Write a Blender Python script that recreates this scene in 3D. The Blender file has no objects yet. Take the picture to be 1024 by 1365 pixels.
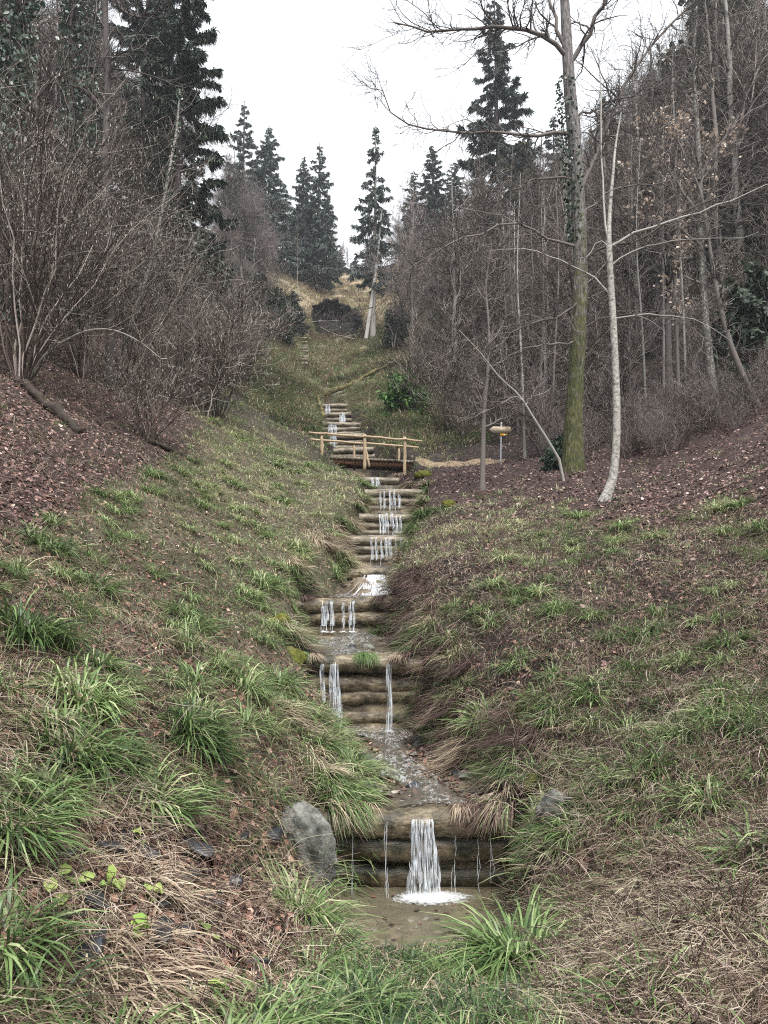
import bpy, bmesh, math
import numpy as np
from mathutils import Vector

RS = np.random.RandomState
sc = bpy.context.scene
COL = sc.collection

# ------------------------------------------------------------------ camera
FPX, CX, CY = 986.0, 512.0, 682.5
PITCH = math.atan((800 - CY) / FPX)
cp, sp = math.cos(PITCH), math.sin(PITCH)

def P(px, py, d):
    """world point seen at photo pixel (px, py) at forward distance d"""
    u = (px - CX) / FPX; v = (CY - py) / FPX
    Y = cp - v * sp; Z = sp + v * cp
    return np.array([u / Y * d, d, Z / Y * d])

def proj(X, Y, Z):
    c = Y * cp + Z * sp; w = -Y * sp + Z * cp
    c = np.maximum(c, .05)
    return CX + FPX * X / c, CY - FPX * w / c

cam = bpy.data.cameras.new('camera'); co = bpy.data.objects.new('camera', cam); COL.objects.link(co)
cam.sensor_fit = 'VERTICAL'; cam.sensor_height = 36; cam.sensor_width = 27
cam.lens = FPX / 1365 * 36; cam.clip_start = .05; cam.clip_end = 2000
co.rotation_euler = (math.pi / 2 + PITCH, 0, 0)
sc.camera = co

# ------------------------------------------------------------------ noise
def _hash(ix, iy, seed):
    h = (ix.astype(np.int64) * 374761393 + iy.astype(np.int64) * 668265263 + seed * 1442695041) & 0x7fffffff
    h = ((h ^ (h >> 13)) * 1274126177) & 0x7fffffff
    return ((h ^ (h >> 16)) & 0xffff) / 65535.0

def vnoise(x, y, seed=0):
    x = np.asarray(x, float); y = np.asarray(y, float)
    ix = np.floor(x); iy = np.floor(y); fx = x - ix; fy = y - iy
    fx = fx * fx * (3 - 2 * fx); fy = fy * fy * (3 - 2 * fy)
    a = _hash(ix, iy, seed); b = _hash(ix + 1, iy, seed); c = _hash(ix, iy + 1, seed); d = _hash(ix + 1, iy + 1, seed)
    return (a * (1 - fx) + b * fx) * (1 - fy) + (c * (1 - fx) + d * fx) * fy

def fbm(x, y, seed=0, o=4):
    s = 0; a = .5
    for i in range(o):
        s = s + a * (vnoise(x, y, seed + i) - .5); x = x * 2.03 + 7.1; y = y * 2.03 + 3.3; a *= .5
    return s

def smooth(a, b, x):
    t = np.clip((x - a) / (b - a), 0, 1); return t * t * (3 - 2 * t)

def unit(v):
    return v / np.maximum(np.linalg.norm(v, axis=-1, keepdims=True), 1e-9)

# ------------------------------------------------------------------ mesh building
class MB:
    def __init__(self): self.V = []; self.Q = []; self.T = []; self.r = []; self.n = 0
    def add(self, V, Q=None, T=None, rnd=.5):
        V = np.asarray(V, np.float32).reshape(-1, 3)
        self.V.append(V)
        if Q is not None and len(Q): self.Q.append(np.asarray(Q, np.int64).reshape(-1, 4) + self.n)
        if T is not None and len(T): self.T.append(np.asarray(T, np.int64).reshape(-1, 3) + self.n)
        r = np.broadcast_to(np.asarray(rnd, np.float32), (len(V),)) if np.ndim(rnd) == 0 else np.asarray(rnd, np.float32)
        self.r.append(r); self.n += len(V)
        return self
    def mesh(self, name, mat, smoothed=True, col=None):
        me = bpy.data.meshes.new(name)
        V = np.concatenate(self.V); 
        Q = np.concatenate(self.Q) if self.Q else np.zeros((0, 4), np.int64)
        T = np.concatenate(self.T) if self.T else np.zeros((0, 3), np.int64)
        me.vertices.add(len(V)); me.vertices.foreach_set('co', V.ravel())
        nl = len(Q) * 4 + len(T) * 3
        me.loops.add(nl); me.loops.foreach_set('vertex_index', np.concatenate([Q.ravel(), T.ravel()]).astype(np.int32))
        me.polygons.add(len(Q) + len(T))
        st = np.concatenate([np.arange(len(Q)) * 4, len(Q) * 4 + np.arange(len(T)) * 3]).astype(np.int32)
        me.polygons.foreach_set('loop_start', st)
        me.polygons.foreach_set('use_smooth', np.full(len(st), smoothed, bool))
        a = me.attributes.new('rnd', 'FLOAT', 'POINT'); a.data.foreach_set('value', np.concatenate(self.r).astype(np.float32))
        if col is not None:
            c = me.attributes.new('tint', 'FLOAT_COLOR', 'POINT'); c.data.foreach_set('color', np.asarray(col, np.float32).ravel())
        me.update(calc_edges=True)
        me.materials.append(mat)
        return me
    def build(self, name, mat, parent=None, smoothed=True, col=None):
        return link(name, self.mesh(name, mat, smoothed, col), parent)

def link(name, me, parent=None):
    o = bpy.data.objects.new(name, me); COL.objects.link(o)
    if parent is not None: o.parent = parent
    return o

def tag(o, label=None, cat=None, group=None, kind=None):
    if label: o['label'] = label
    if cat: o['category'] = cat
    if group: o['group'] = group
    if kind: o['kind'] = kind
    return o

def thing(name, label, cat, loc=(0, 0, 0), rz=0, scale=1, group=None):
    o = bpy.data.objects.new(name, None); COL.objects.link(o)
    o.location = [float(c) for c in loc]; o.rotation_euler = (0, 0, float(rz)); o.scale = (scale,) * 3 if np.isscalar(scale) else scale
    o.empty_display_size = .2
    return tag(o, label, cat, group)

def dup(root, loc, rz=0, scale=1, label=None, group=None, tilt=(0, 0)):
    r = root.copy(); COL.objects.link(r)
    r.location = [float(c) for c in loc]; r.rotation_euler = (tilt[0], tilt[1], float(rz)); r.scale = (scale,) * 3 if np.isscalar(scale) else scale
    if label: r['label'] = label
    if group: r['group'] = group
    for ch in root.children:
        c = ch.copy(); COL.objects.link(c); c.parent = r
    return r

def tubes(Pn, R, sides=3, cap=False):
    """Pn (n,k,3), R (n,k) -> verts, quads, per-vertex branch index"""
    n, k, _ = Pn.shape
    T = unit(np.gradient(Pn, axis=1))
    ref = np.array([.31, .67, .11]); 
    N = np.cross(T, ref); bad = np.linalg.norm(N, axis=-1) < .25
    if bad.any():
        anyb = bad.any(axis=1)
        N[anyb] = np.cross(T[anyb], np.array([.8, -.3, .4]))
    N = unit(N); B = np.cross(T, N)
    a = np.arange(sides) * 2 * math.pi / sides
    V = Pn[:, :, None, :] + R[:, :, None, None] * (np.cos(a)[None, None, :, None] * N[:, :, None, :] + np.sin(a)[None, None, :, None] * B[:, :, None, :])
    i = np.arange(n)[:, None, None] * k * sides; j = np.arange(k - 1)[None, :, None] * sides; s = np.arange(sides)[None, None, :]; s2 = (s + 1) % sides
    Q = np.stack([i + j + s, i + j + s2, i + j + sides + s2, i + j + sides + s], -1).reshape(-1, 4)
    T3 = None
    if cap:
        base = np.arange(n) * k * sides; T3 = []
        for b in base:
            for q in range(1, sides - 1):
                T3.append((b, b + q + 1, b + q)); e = b + (k - 1) * sides; T3.append((e, e + q, e + q + 1))
    return V.reshape(-1, 3), Q, T3, np.repeat(np.arange(n), k * sides)

def ribbons(Pn, W, side):
    """Pn (n,k,3), W (n,k) half widths, side (n,3)"""
    n, k, _ = Pn.shape
    o = W[:, :, None] * side[:, None, :]
    V = np.stack([Pn - o, Pn + o], 2).reshape(-1, 3)
    i = np.arange(n)[:, None] * k * 2; j = np.arange(k - 1)[None, :] * 2
    Q = np.stack([i + j, i + j + 1, i + j + 3, i + j + 2], -1).reshape(-1, 4)
    return V, Q, np.repeat(np.arange(n), k * 2)

def resample(pts, k):
    pts = np.asarray(pts, float)
    s = np.concatenate([[0], np.cumsum(np.linalg.norm(np.diff(pts, axis=0), axis=1))]); 
    # Catmull-Rom through the points
    t = np.linspace(0, s[-1], k); out = np.zeros((k, pts.shape[1]))
    for c in range(pts.shape[1]):
        m = np.gradient(pts[:, c], s)
        i = np.clip(np.searchsorted(s, t, side='right') - 1, 0, len(s) - 2); h = s[i + 1] - s[i]; u = (t - s[i]) / h
        out[:, c] = (2*u**3-3*u**2+1)*pts[i, c] + (u**3-2*u**2+u)*h*m[i] + (-2*u**3+3*u**2)*pts[i+1, c] + (u**3-u**2)*h*m[i+1]
    return out

def grow(rng, Pn, R, n, t0, t1, ang, lenf, k, rs, up=.05, wob=.15, rmin=.004, taper=.3, weight=None, rmax=9):
    m, kk, _ = Pn.shape
    L0 = np.linalg.norm(np.diff(Pn, axis=1), axis=2).sum(1)
    w = L0 if weight is None else weight
    pi = rng.choice(m, n, p=w / w.sum()); t = rng.uniform(t0, t1, n)
    f = t * (kk - 1); i = np.minimum(f.astype(int), kk - 2); a = (f - i)[:, None]
    base = Pn[pi, i] * (1 - a) + Pn[pi, i + 1] * a
    tan = unit(Pn[pi, i + 1] - Pn[pi, i]); rad = R[pi, i] * (1 - a[:, 0]) + R[pi, i + 1] * a[:, 0]
    v = rng.randn(n, 3); v -= (v * tan).sum(1, keepdims=True) * tan; v = unit(v)
    an = rng.uniform(ang[0], ang[1], n)[:, None]
    d = tan * np.cos(an) + v * np.sin(an)
    L = lenf(t, L0[pi], rng.rand(n)) if callable(lenf) else np.full(n, lenf)
    out = np.zeros((n, k, 3)); out[:, 0] = base
    for j in range(1, k):
        d = unit(d + wob * rng.randn(n, 3) + np.array([0, 0, up]))
        out[:, j] = out[:, j - 1] + d * (L / (k - 1))[:, None]
    r0 = np.clip(rad * rs, rmin, rmax)
    RR = np.maximum(r0[:, None] * np.linspace(1, taper, k)[None], rmin * .7)
    return out, RR

# ------------------------------------------------------------------ materials
def newmat(name):
    m = bpy.data.materials.new(name); m.use_nodes = True; nt = m.node_tree
    return m, nt, nt.nodes, nt.links, nt.nodes['Principled BSDF']

def ramp(nt, cols, pos=None, interp='LINEAR'):
    r = nt.nodes.new('ShaderNodeValToRGB'); cr = r.color_ramp; cr.interpolation = interp
    n = len(cols); pos = pos or [i / max(1, n - 1) for i in range(n)]
    while len(cr.elements) < n: cr.elements.new(.5)
    for e, p, c in zip(cr.elements, pos, cols): e.position = p; e.color = (*c, 1)
    return r

def attr_mat(name, cols, rough=.6, spec=.3, objvar=.25, trans=0.0, pos=None, hue=0):
    """colour from the per-piece 'rnd' attribute, plus a brightness change from object to object"""
    m, nt, N, L, b = newmat(name)
    a = N.new('ShaderNodeAttribute'); a.attribute_name = 'rnd'
    r = ramp(nt, cols, pos); L.new(a.outputs['Fac'], r.inputs[0])
    oi = N.new('ShaderNodeObjectInfo'); mr = N.new('ShaderNodeMapRange')
    mr.inputs['To Min'].default_value = 1 - objvar; mr.inputs['To Max'].default_value = 1 + objvar
    L.new(oi.outputs['Random'], mr.inputs['Value'])
    mx = N.new('ShaderNodeVectorMath'); mx.operation = 'SCALE'
    L.new(r.outputs[0], mx.inputs[0]); L.new(mr.outputs[0], mx.inputs['Scale'])
    L.new(mx.outputs[0], b.inputs['Base Color'])
    b.inputs['Roughness'].default_value = rough; b.inputs['Specular IOR Level'].default_value = spec
    if trans:
        t = N.new('ShaderNodeBsdfTranslucent'); L.new(mx.outputs[0], t.inputs['Color'])
        ms = N.new('ShaderNodeMixShader'); ms.inputs[0].default_value = trans
        L.new(b.outputs[0], ms.inputs[1]); L.new(t.outputs[0], ms.inputs[2]); L.new(ms.outputs[0], N['Material Output'].inputs['Surface'])
    return m

def noise_mat(name, cols, scale=(8, 8, 8), rough=.8, spec=.3, bump=.4, detail=6, pos=None, moss=None, wet=0, bdist=.02):
    """colour from object-space noise; moss = (colour, low, high) over a second larger noise"""
    m, nt, N, L, b = newmat(name)
    tc = N.new('ShaderNodeTexCoord'); mp = N.new('ShaderNodeMapping'); mp.inputs['Scale'].default_value = scale
    L.new(tc.outputs['Object'], mp.inputs[0])
    n = N.new('ShaderNodeTexNoise'); n.inputs['Scale'].default_value = 1; n.inputs['Detail'].default_value = detail; n.inputs['Roughness'].default_value = .65
    L.new(mp.outputs[0], n.inputs['Vector'])
    r = ramp(nt, cols, pos); L.new(n.outputs['Fac'], r.inputs[0]); c = r.outputs[0]
    if moss:
        n2 = N.new('ShaderNodeTexNoise'); n2.inputs['Scale'].default_value = moss[3] if len(moss) > 3 else 2.2; n2.inputs['Detail'].default_value = 8; n2.inputs['Roughness'].default_value = .7
        L.new(tc.outputs['Object'], n2.inputs['Vector'])
        mr = N.new('ShaderNodeMapRange'); mr.inputs['From Min'].default_value = moss[1]; mr.inputs['From Max'].default_value = moss[2]
        L.new(n2.outputs['Fac'], mr.inputs['Value'])
        mx = N.new('ShaderNodeMix'); mx.data_type = 'RGBA'; L.new(mr.outputs[0], mx.inputs['Factor']); L.new(c, mx.inputs['A']); mx.inputs['B'].default_value = (*moss[0], 1); c = mx.outputs['Result']
    L.new(c, b.inputs['Base Color'])
    b.inputs['Roughness'].default_value = rough; b.inputs['Specular IOR Level'].default_value = spec
    bp = N.new('ShaderNodeBump'); bp.inputs['Strength'].default_value = bump; bp.inputs['Distance'].default_value = bdist
    L.new(n.outputs['Fac'], bp.inputs['Height']); L.new(bp.outputs[0], b.inputs['Normal'])
    return m

M = {}
M['grass'] = attr_mat('sedge green', [(.016, .034, .014), (.06, .11, .034), (.16, .245, .08), (.36, .42, .21), (.54, .54, .32), (.56, .47, .31)], .42, .45, .12, .25, [0, .3, .55, .78, .92, 1])
M['dry'] = attr_mat('dry grass', [(.05, .034, .025), (.20, .15, .105), (.38, .30, .215), (.58, .49, .375), (.34, .32, .2)], .6, .25, .1, .15)
M['stalk'] = attr_mat('dead stalks', [(.025, .016, .015), (.095, .06, .052), (.22, .15, .125), (.55, .46, .39)], .7, .2, .1, 0, [0, .45, .78, 1])
M['litter_red'] = attr_mat('fallen leaves red', [(.035, .019, .017), (.095, .052, .045), (.19, .108, .095), (.33, .215, .185), (.62, .50, .45)], .6, .35, .1)
M['litter_brown'] = attr_mat('fallen leaves brown', [(.025, .015, .013), (.08, .042, .034), (.20, .10, .075), (.40, .22, .16), (.62, .53, .43)], .55, .4, .1)
M['greenleaf'] = attr_mat('lime leaves', [(.16, .3, .06), (.3, .45, .1), (.42, .5, .16)], .5, .4, .1, .3)
M['bark'] = attr_mat('grey brown bark', [(.075, .062, .056), (.13, .11, .10), (.20, .175, .16), (.30, .27, .25)], .85, .2, .3)
M['bark_pale'] = attr_mat('pale grey bark', [(.14, .125, .11), (.24, .22, .2), (.36, .34, .31), (.5, .48, .44)], .85, .2, .2)
M['bark_dark'] = attr_mat('dark bark', [(.04, .033, .032), (.07, .058, .055), (.11, .095, .09), (.17, .15, .14)], .85, .2, .25)
M['twig_brown'] = attr_mat('brown twigs', [(.016, .011, .010), (.052, .037, .031), (.135, .102, .086), (.56, .49, .44)], .8, .2, .25, 0, [0, .45, .75, 1])
M['twig_mauve'] = attr_mat('mauve twigs', [(.075, .058, .056), (.145, .118, .113), (.24, .20, .19), (.36, .31, .295)], .8, .2, .15)
M['needle'] = attr_mat('spruce needles', [(.014, .022, .015), (.028, .042, .028), (.048, .068, .044), (.085, .105, .07)], .6, .3, .2)
M['needle_far'] = attr_mat('hazy spruce needles', [(.038, .052, .046), (.07, .092, .08), (.11, .137, .12), (.18, .205, .185)], .6, .3, .15)  # paler copy of the spruce needles, distance haze mixed into the colour
M['needle_lit'] = attr_mat('yew needles', [(.02, .05, .018), (.045, .11, .03), (.085, .18, .04), (.14, .25, .06)], .6, .3, .1, .15)
M['olive'] = attr_mat('olive evergreen', [(.026, .032, .02), (.05, .056, .034), (.08, .083, .05), (.12, .115, .075)], .7, .2, .2)
M['ivy'] = attr_mat('ivy leaves', [(.014, .034, .02), (.03, .065, .038), (.06, .105, .065), (.22, .27, .22)], .35, .5, .15)
M['catkin'] = attr_mat('pale buds', [(.35, .32, .28), (.55, .52, .47)], .7, .3, .1)
M['paleleaf'] = attr_mat('pale hanging leaves', [(.45, .33, .25), (.62, .5, .4), (.8, .7, .6)], .6, .3, .1, .2)

# ------------------------------------------------------------------ terrain
# stream bed: forward distance -> height, with a step at each log weir
BED = [(-40, -1.6), (1.5, -1.62), (3, -1.74), (4.3, -2.0), (5.0, -2.2), (5.5, -2.44), (5.7, -2.53), (6.68, -2.55), (6.72, -1.80), (8.5, -1.77), (10.18, -1.72),
       (10.22, -.78), (12.96, -.58), (13.0, .0), (14.0, .08), (14.55, .44), (14.7, .56), (16.96, .74), (17.0, 1.42), (18.76, 1.6), (18.8, 2.16),
       (20.56, 2.42), (20.6, 3.03), (21.96, 3.3), (22.0, 3.62), (28, 4.0), (30.96, 5.2), (31, 6.4), (33.96, 6.9), (34, 7.68), (36.96, 8.2), (37, 9.0), (39.96, 9.5), (40, 10.25),
       (42.96, 10.8), (43, 11.55), (46, 12.7), (50, 14.6), (60, 19.4), (73.9, 26.7), (74.1, 26.8), (76, 29.6), (95, 39.3), (115, 51.2), (128, 52), (220, 40), (420, 20)]
FARK = lambda d: np.interp(d, [46, 60, 74, 95, 115, 128, 420], [1.01, 1.025, 1.03, 1.04, 1.045, 1.045, 1])
BED = [(d, z * float(FARK(d)) if d > 46 else z) for d, z in BED]
BD = np.array([b[0] for b in BED], float); BZ = np.array([b[1] for b in BED], float)
CH = [(-40, -.3, .9), (3, -.3, .7), (5, -.25, .9), (6, -.34, 1.06), (6.7, -.44, 1.0), (7.5, -.2, .93), (9, -.3, .55), (10.2, -1.2, .38), (11.5, -1.2, .3), (13, -1.45, .06), (14.0, -.95, .15),
      (14.7, -.66, .24), (15.6, -.66, .3), (17, -.85, .54), (18.8, -.48, .84), (20.6, -.32, .98), (22, -.76, .3), (28, -.6, .85), (31, -2.0, -.6), (34, -2.5, -1.1), (37, -3.0, -1.35), (40, -3.25, -2.0), (43, -3.6, -2.3),
      (46, -3.75, -2.6), (60, -6, -2.5), (74, -6.6, -2.8), (76, -7, -2), (95, -8, -1.5), (115, -9, -1.5), (128, -9, -1), (220, -9, 0), (420, -9, 0)]
CHD = np.array([c[0] for c in CH]); CHL = np.array([c[1] for c in CH]); CHR = np.array([c[2] for c in CH])
ROWS = [  # d, L4, L3, L2, L1, R1, R2, R3, R4
    (-40, (-20, 9), (-4, .6), (-1.5, -1.2), (-.6, -1.6), (1, -1.6), (1.8, -1.5), (4, -.9), (20, 3)),
    (1.5, (-20, 9), (-4, .6), (-1.5, -1.2), (-.6, -1.6), (.8, -1.65), (1.5, -1.55), (4, -.9), (20, 3)),
    (3, (-20, 8.5), (-4, 1.0), (-1.56, -1.15), (-.5, -1.62), (.85, -1.7), (1.6, -1.42), (4, -.6), (20, 4)),
    (5, (-20, 9.5), (-4.5, .8), (-1.5, -.98), (-.62, -1.9), (1.15, -1.95), (1.75, -1.55), (3.6, -.82), (20, 4.5)),
    (6.7, (-20, 9.5), (-4.5, .9), (-1.35, -.8), (-.66, -1.6), (1.3, -1.55), (2, -1.05), (4.5, -.25), (20, 5)),
    (8.5, (-22, 11), (-5, 1.5), (-1.6, -.55), (-.62, -1.3), (.98, -1.25), (1.7, -.65), (4.5, .15), (20, 6)),
    (10.2, (-22, 11.5), (-5.3, 2.1), (-2.1, -.02), (-1.42, -.5), (.62, -.6), (1.4, -.05), (5, .7), (20, 7)),
    (13, (-24, 13), (-6.75, 3.8), (-2.4, .95), (-1.65, .42), (.3, .4), (1.2, .8), (5.4, 1.6), (22, 8)),
    (15, (-25, 14.2), (-7.8, 4.9), (-2.3, 1.5), (-1.05, 1.25), (.5, 1.1), (1.4, 1.5), (6, 2.1), (23, 8.8)),
    (17, (-26, 15.5), (-8.8, 5.9), (-2.6, 2.2), (-1.2, 1.85), (.8, 1.75), (1.7, 2.15), (6.5, 2.7), (24, 9.5)),
    (20.6, (-28, 17), (-9.5, 7.4), (-2.8, 3.65), (-.75, 3.3), (1.3, 3.2), (2.2, 3.45), (7, 3.9), (26, 11)),
    (22, (-28, 18), (-10, 8), (-3, 4.1), (-1.1, 3.8), (.8, 3.8), (2, 3.95), (7.5, 4.4), (27, 12)),
    (24, (-28.7, 19), (-10.3, 8.8), (-3.3, 4.8), (-1.35, 4.0), (1.0, 3.95), (2.1, 4.2), (7.6, 4.9), (28, 13.6)),
    (26.6, (-29.5, 20.3), (-10.8, 9.9), (-3.6, 5.6), (-1.7, 4.3), (1.25, 4.25), (2.3, 4.6), (7.8, 5.5), (29, 15.8)),
    (28, (-30, 21), (-11, 10.5), (-4, 6.4), (-2.2, 5.5), (1.2, 5.25), (2.5, 5.0), (8, 5.9), (30, 17)),
    (34, (-33, 25), (-12, 13.5), (-5, 9), (-3.3, 8.2), (-.4, 8.0), (1.5, 8), (9, 9.5), (32, 21)),
    (46, (-38, 33), (-14, 20.5), (-6.5, 14.5), (-4.6, 13.3), (-1.9, 13.2), (1.5, 13.8), (11, 16.5), (38, 31)),
    (60, (-45, 42), (-17, 28), (-8.5, 20.5), (-6.5, 19.6), (-2, 19.6), (1.5, 20), (12, 25), (44, 41)),
    (74, (-52, 50), (-20, 37), (-10.5, 30.5), (-7.2, 27.2), (-2.2, 27.2), (1.5, 28), (14, 35), (50, 50)),
    (78, (-53, 52), (-20.5, 38.5), (-11, 32.3), (-7.2, 31), (-2.2, 31), (1.7, 31), (14.5, 37.5), (51, 52)),
    (95, (-60, 60), (-24, 48), (-14, 43), (-9, 39.6), (-1, 39.6), (4, 41), (18, 50), (58, 64)),
    (115, (-70, 66), (-26, 54), (-15, 52), (-9.5, 51.3), (-.5, 51.3), (8, 54), (22, 60), (66, 72)),
    (128, (-72, 66), (-28, 54), (-16, 52.5), (-9.5, 52), (0, 52), (9, 55), (24, 61), (68, 72)),
    (220, (-80, 50), (-30, 42), (-16, 40), (-10, 40), (1, 40), (9, 42), (24, 45), (68, 52)),
    (420, (-80, 20), (-30, 20), (-16, 20), (-10, 20), (1, 20), (9, 20), (24, 20), (68, 20))]
RD = np.array([r[0] for r in ROWS], float)
RC = np.array([[list(c) for c in r[1:]] for r in ROWS], float); RC[:, :, 1] *= np.where(RD > 46, FARK(RD), 1)[:, None]      # rows, 8, 2

def chan(d):
    return np.interp(d, CHD, CHL), np.interp(d, CHD, CHR)
def bedz(d): return np.interp(d, BD, BZ)

ds = np.concatenate([np.linspace(-40, 0, 14)[:-1], np.linspace(0, 12, 170)[:-1], np.linspace(12, 30, 150)[:-1], np.linspace(30, 60, 110)[:-1], np.linspace(60, 135, 120)[:-1], np.linspace(135, 420, 30)])
ds = np.unique(np.concatenate([ds, [b[0] for b in BED if 5 < b[0] < 80]]))
sx = np.linspace(-1, 1, 521)
XS = 1.3 * np.sinh(5.3 * sx)
GZ = np.zeros((len(ds), len(XS)))
for i, d in enumerate(ds):
    c = np.array([[np.interp(d, RD, RC[:, j, 0]), np.interp(d, RD, RC[:, j, 1])] for j in range(8)])
    l, r = chan(d); b = bedz(d)
    l1 = min(c[3, 0], l - .12); r1 = max(c[4, 0], r + .12)
    xs = [-140, *c[:3, 0], l1, l, (l + r) / 2, r, r1, *c[5:, 0], 140]
    zs = [c[0, 1] + (140 + c[0, 0]) * .35, *c[:3, 1], max(c[3, 1], b + .02), b, b - .02, b, max(c[4, 1], b + .02), *c[5:, 1], c[7, 1] + (140 - c[7, 0]) * .35]
    GZ[i] = np.interp(XS, xs, zs)
# soften the lateral creases away from the channel, then roughen
DD, XX = np.meshgrid(ds, XS, indexing='ij')
LL, RR_ = chan(DD)
out = np.maximum(LL - XX, XX - RR_)
bank = smooth(.05, .7, out)
k = np.array([1, 4, 6, 4, 1]) / 16.0
sm = GZ.copy()
for _ in range(10):
    pad = np.pad(sm, ((0, 0), (2, 2)), mode='edge'); sm = sum(k[q] * pad[:, q:q + len(XS)] for q in range(5))
wsm = smooth(.5, 1.5, out)
GZ = GZ * (1 - wsm) + sm * wsm
amp = .10 + .35 * smooth(15, 60, DD)
GZ += bank * amp * (fbm(XX * 1.1, DD * 1.1, 3) * 2.2) + bank * .10 * fbm(XX * 4, DD * 4, 9, 3) * 1.6
GZ += (1 - bank) * .05 * fbm(XX * 5, DD * 5, 5)
# a hollow in the steep step below the upper meadow: the mouth of the cave
CAVE_X, CAVE_D = -4.95, 74.0
cv = (np.abs(XX - CAVE_X + .02) < 2.1) & (DD > 72.5) & (DD < 78.5)
GZ = np.where(cv, np.minimum(GZ, 27.5), GZ)

def H(x, y):
    x = np.asarray(x, float); y = np.asarray(y, float)
    j = np.clip(np.searchsorted(XS, x) - 1, 0, len(XS) - 2); i = np.clip(np.searchsorted(ds, y) - 1, 0, len(ds) - 2)
    a = np.clip((x - XS[j]) / (XS[j + 1] - XS[j]), 0, 1); b = np.clip((y - ds[i]) / (ds[i + 1] - ds[i]), 0, 1)
    return (GZ[i, j] * (1 - a) + GZ[i, j + 1] * a) * (1 - b) + (GZ[i + 1, j] * (1 - a) + GZ[i + 1, j + 1] * a) * b

def slope(x, y, e=.25):
    return (H(x + e, y) - H(x - e, y)) / (2 * e), (H(x, y + e) - H(x, y - e)) / (2 * e)

def at(px, py, dmin=1.6, dmax=150):
    """where the line of sight through a photo pixel meets the ground"""
    d = np.exp(np.linspace(math.log(dmin), math.log(dmax), 4000))
    p = P(px, py, 1.0); x = p[0] * d; z = p[2] * d
    h = np.nonzero(z <= H(x, d))[0]
    q = d[h[0]] if len(h) else dmax
    return np.array([p[0] * q, q, float(H(p[0] * q, q))])

def at_d(px, d):
    """ground point under photo column px at distance d"""
    x = 0.
    for _ in range(12):
        z = float(H(x, d)); x = (px - CX) / FPX * (d * cp + z * sp)
    return np.array([x, d, float(H(x, d))])

# -------- what grows where
def zones(X, Y):
    Z = H(X, Y); px, py = proj(X, Y, Z); l, r = chan(Y)
    left = X < l; right = X > r
    n1 = fbm(X * .7, Y * .7, 21) * 2 + .5; n2 = fbm(X * 2.1, Y * 2.1, 31) * 2 + .5
    lb = np.interp(py, [380, 480, 520, 600, 650, 700, 760], [420, 330, 285, 255, 140, 60, -60])
    lit_l = smooth(30, -40, px - lb) * (py < 800)
    patch = smooth(1.0, .75, np.hypot((px - 190) / 255, (py - 1225) / 160))
    shelf = right * smooth(-16, 16, np.interp(px, [560, 640, 800, 1024], [680, 690, 695, 680]) - py + 70 * (n2 - .5)) * (Y > 10) * smooth(33, 26, Y + np.maximum(0, 4 - X) * 1.5)
    forest = right * (Y > 20) * smooth(560, 640, px - (620 - py) * .35)
    hill = smooth(40, 46, Y) * smooth(-9.5, -6.5, X + .06 * (Y - 46) + .16 * np.maximum(Y - 66, 0) + 1.5 * n1 - .8) * smooth(3.2, .8, X + 1.5 * n2 - .8 - .06 * (Y - 46))
    tan = hill * smooth(68, 80, Y)
    return dict(Z=Z, px=px, py=py, left=left, right=right, n1=n1, n2=n2, lit_l=lit_l, patch=patch, shelf=shelf, forest=forest, hill=hill, tan=tan, inch=(~left) & (~right))

zz = zones(XX, DD)
def mixc(a, b, f): return a * (1 - f[..., None]) + np.array(b) * f[..., None]
colr = np.broadcast_to(np.array([.022, .016, .014]), XX.shape + (3,)).copy()
gl = zz['left'] * (1 - zz['lit_l']) * (1 - zz['patch'])
colr = mixc(colr, (.08, .074, .048), np.clip(gl, 0, 1))
colr = mixc(colr, (.055, .042, .035), np.clip(zz['right'] * smooth(.3, .7, zz['n1']), 0, 1))
colr = mixc(colr, (.052, .037, .031), np.clip(zz['lit_l'] * .9, 0, 1))
colr = mixc(colr, (.045, .030, .027), np.clip(zz['shelf'], 0, 1))
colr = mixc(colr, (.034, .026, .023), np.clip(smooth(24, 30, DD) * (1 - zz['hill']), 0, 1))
colr = mixc(colr, (.13, .12, .075), np.clip(zz['hill'], 0, 1))
colr = mixc(colr, (.30, .24, .165), np.clip(zz['tan'] * (.45 + .55 * smooth(.35, .6, zz['n1'])), 0, 1))
wetbed = (zz['inch'] & (DD > 5.2) & (DD < 47)).astype(float)
colr = mixc(colr, (.19, .155, .105), wetbed * (.35 + .65 * smooth(.4, .6, zz['n2'])))
colr = mixc(colr, (.045, .036, .027), wetbed * smooth(20.7, 21.5, DD))  # bed painted darker from here upstream, standing in for shade under the bridge
colr = mixc(colr, (.010, .009, .008), ((np.abs(XX - CAVE_X) < 2.6) & (DD > 72.9) & (DD < 80)).astype(float))  # cave floor and back wall painted near-black, the hollow's shade put into the colour
tint = np.concatenate([colr, np.ones(XX.shape + (1,))], -1)

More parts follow.
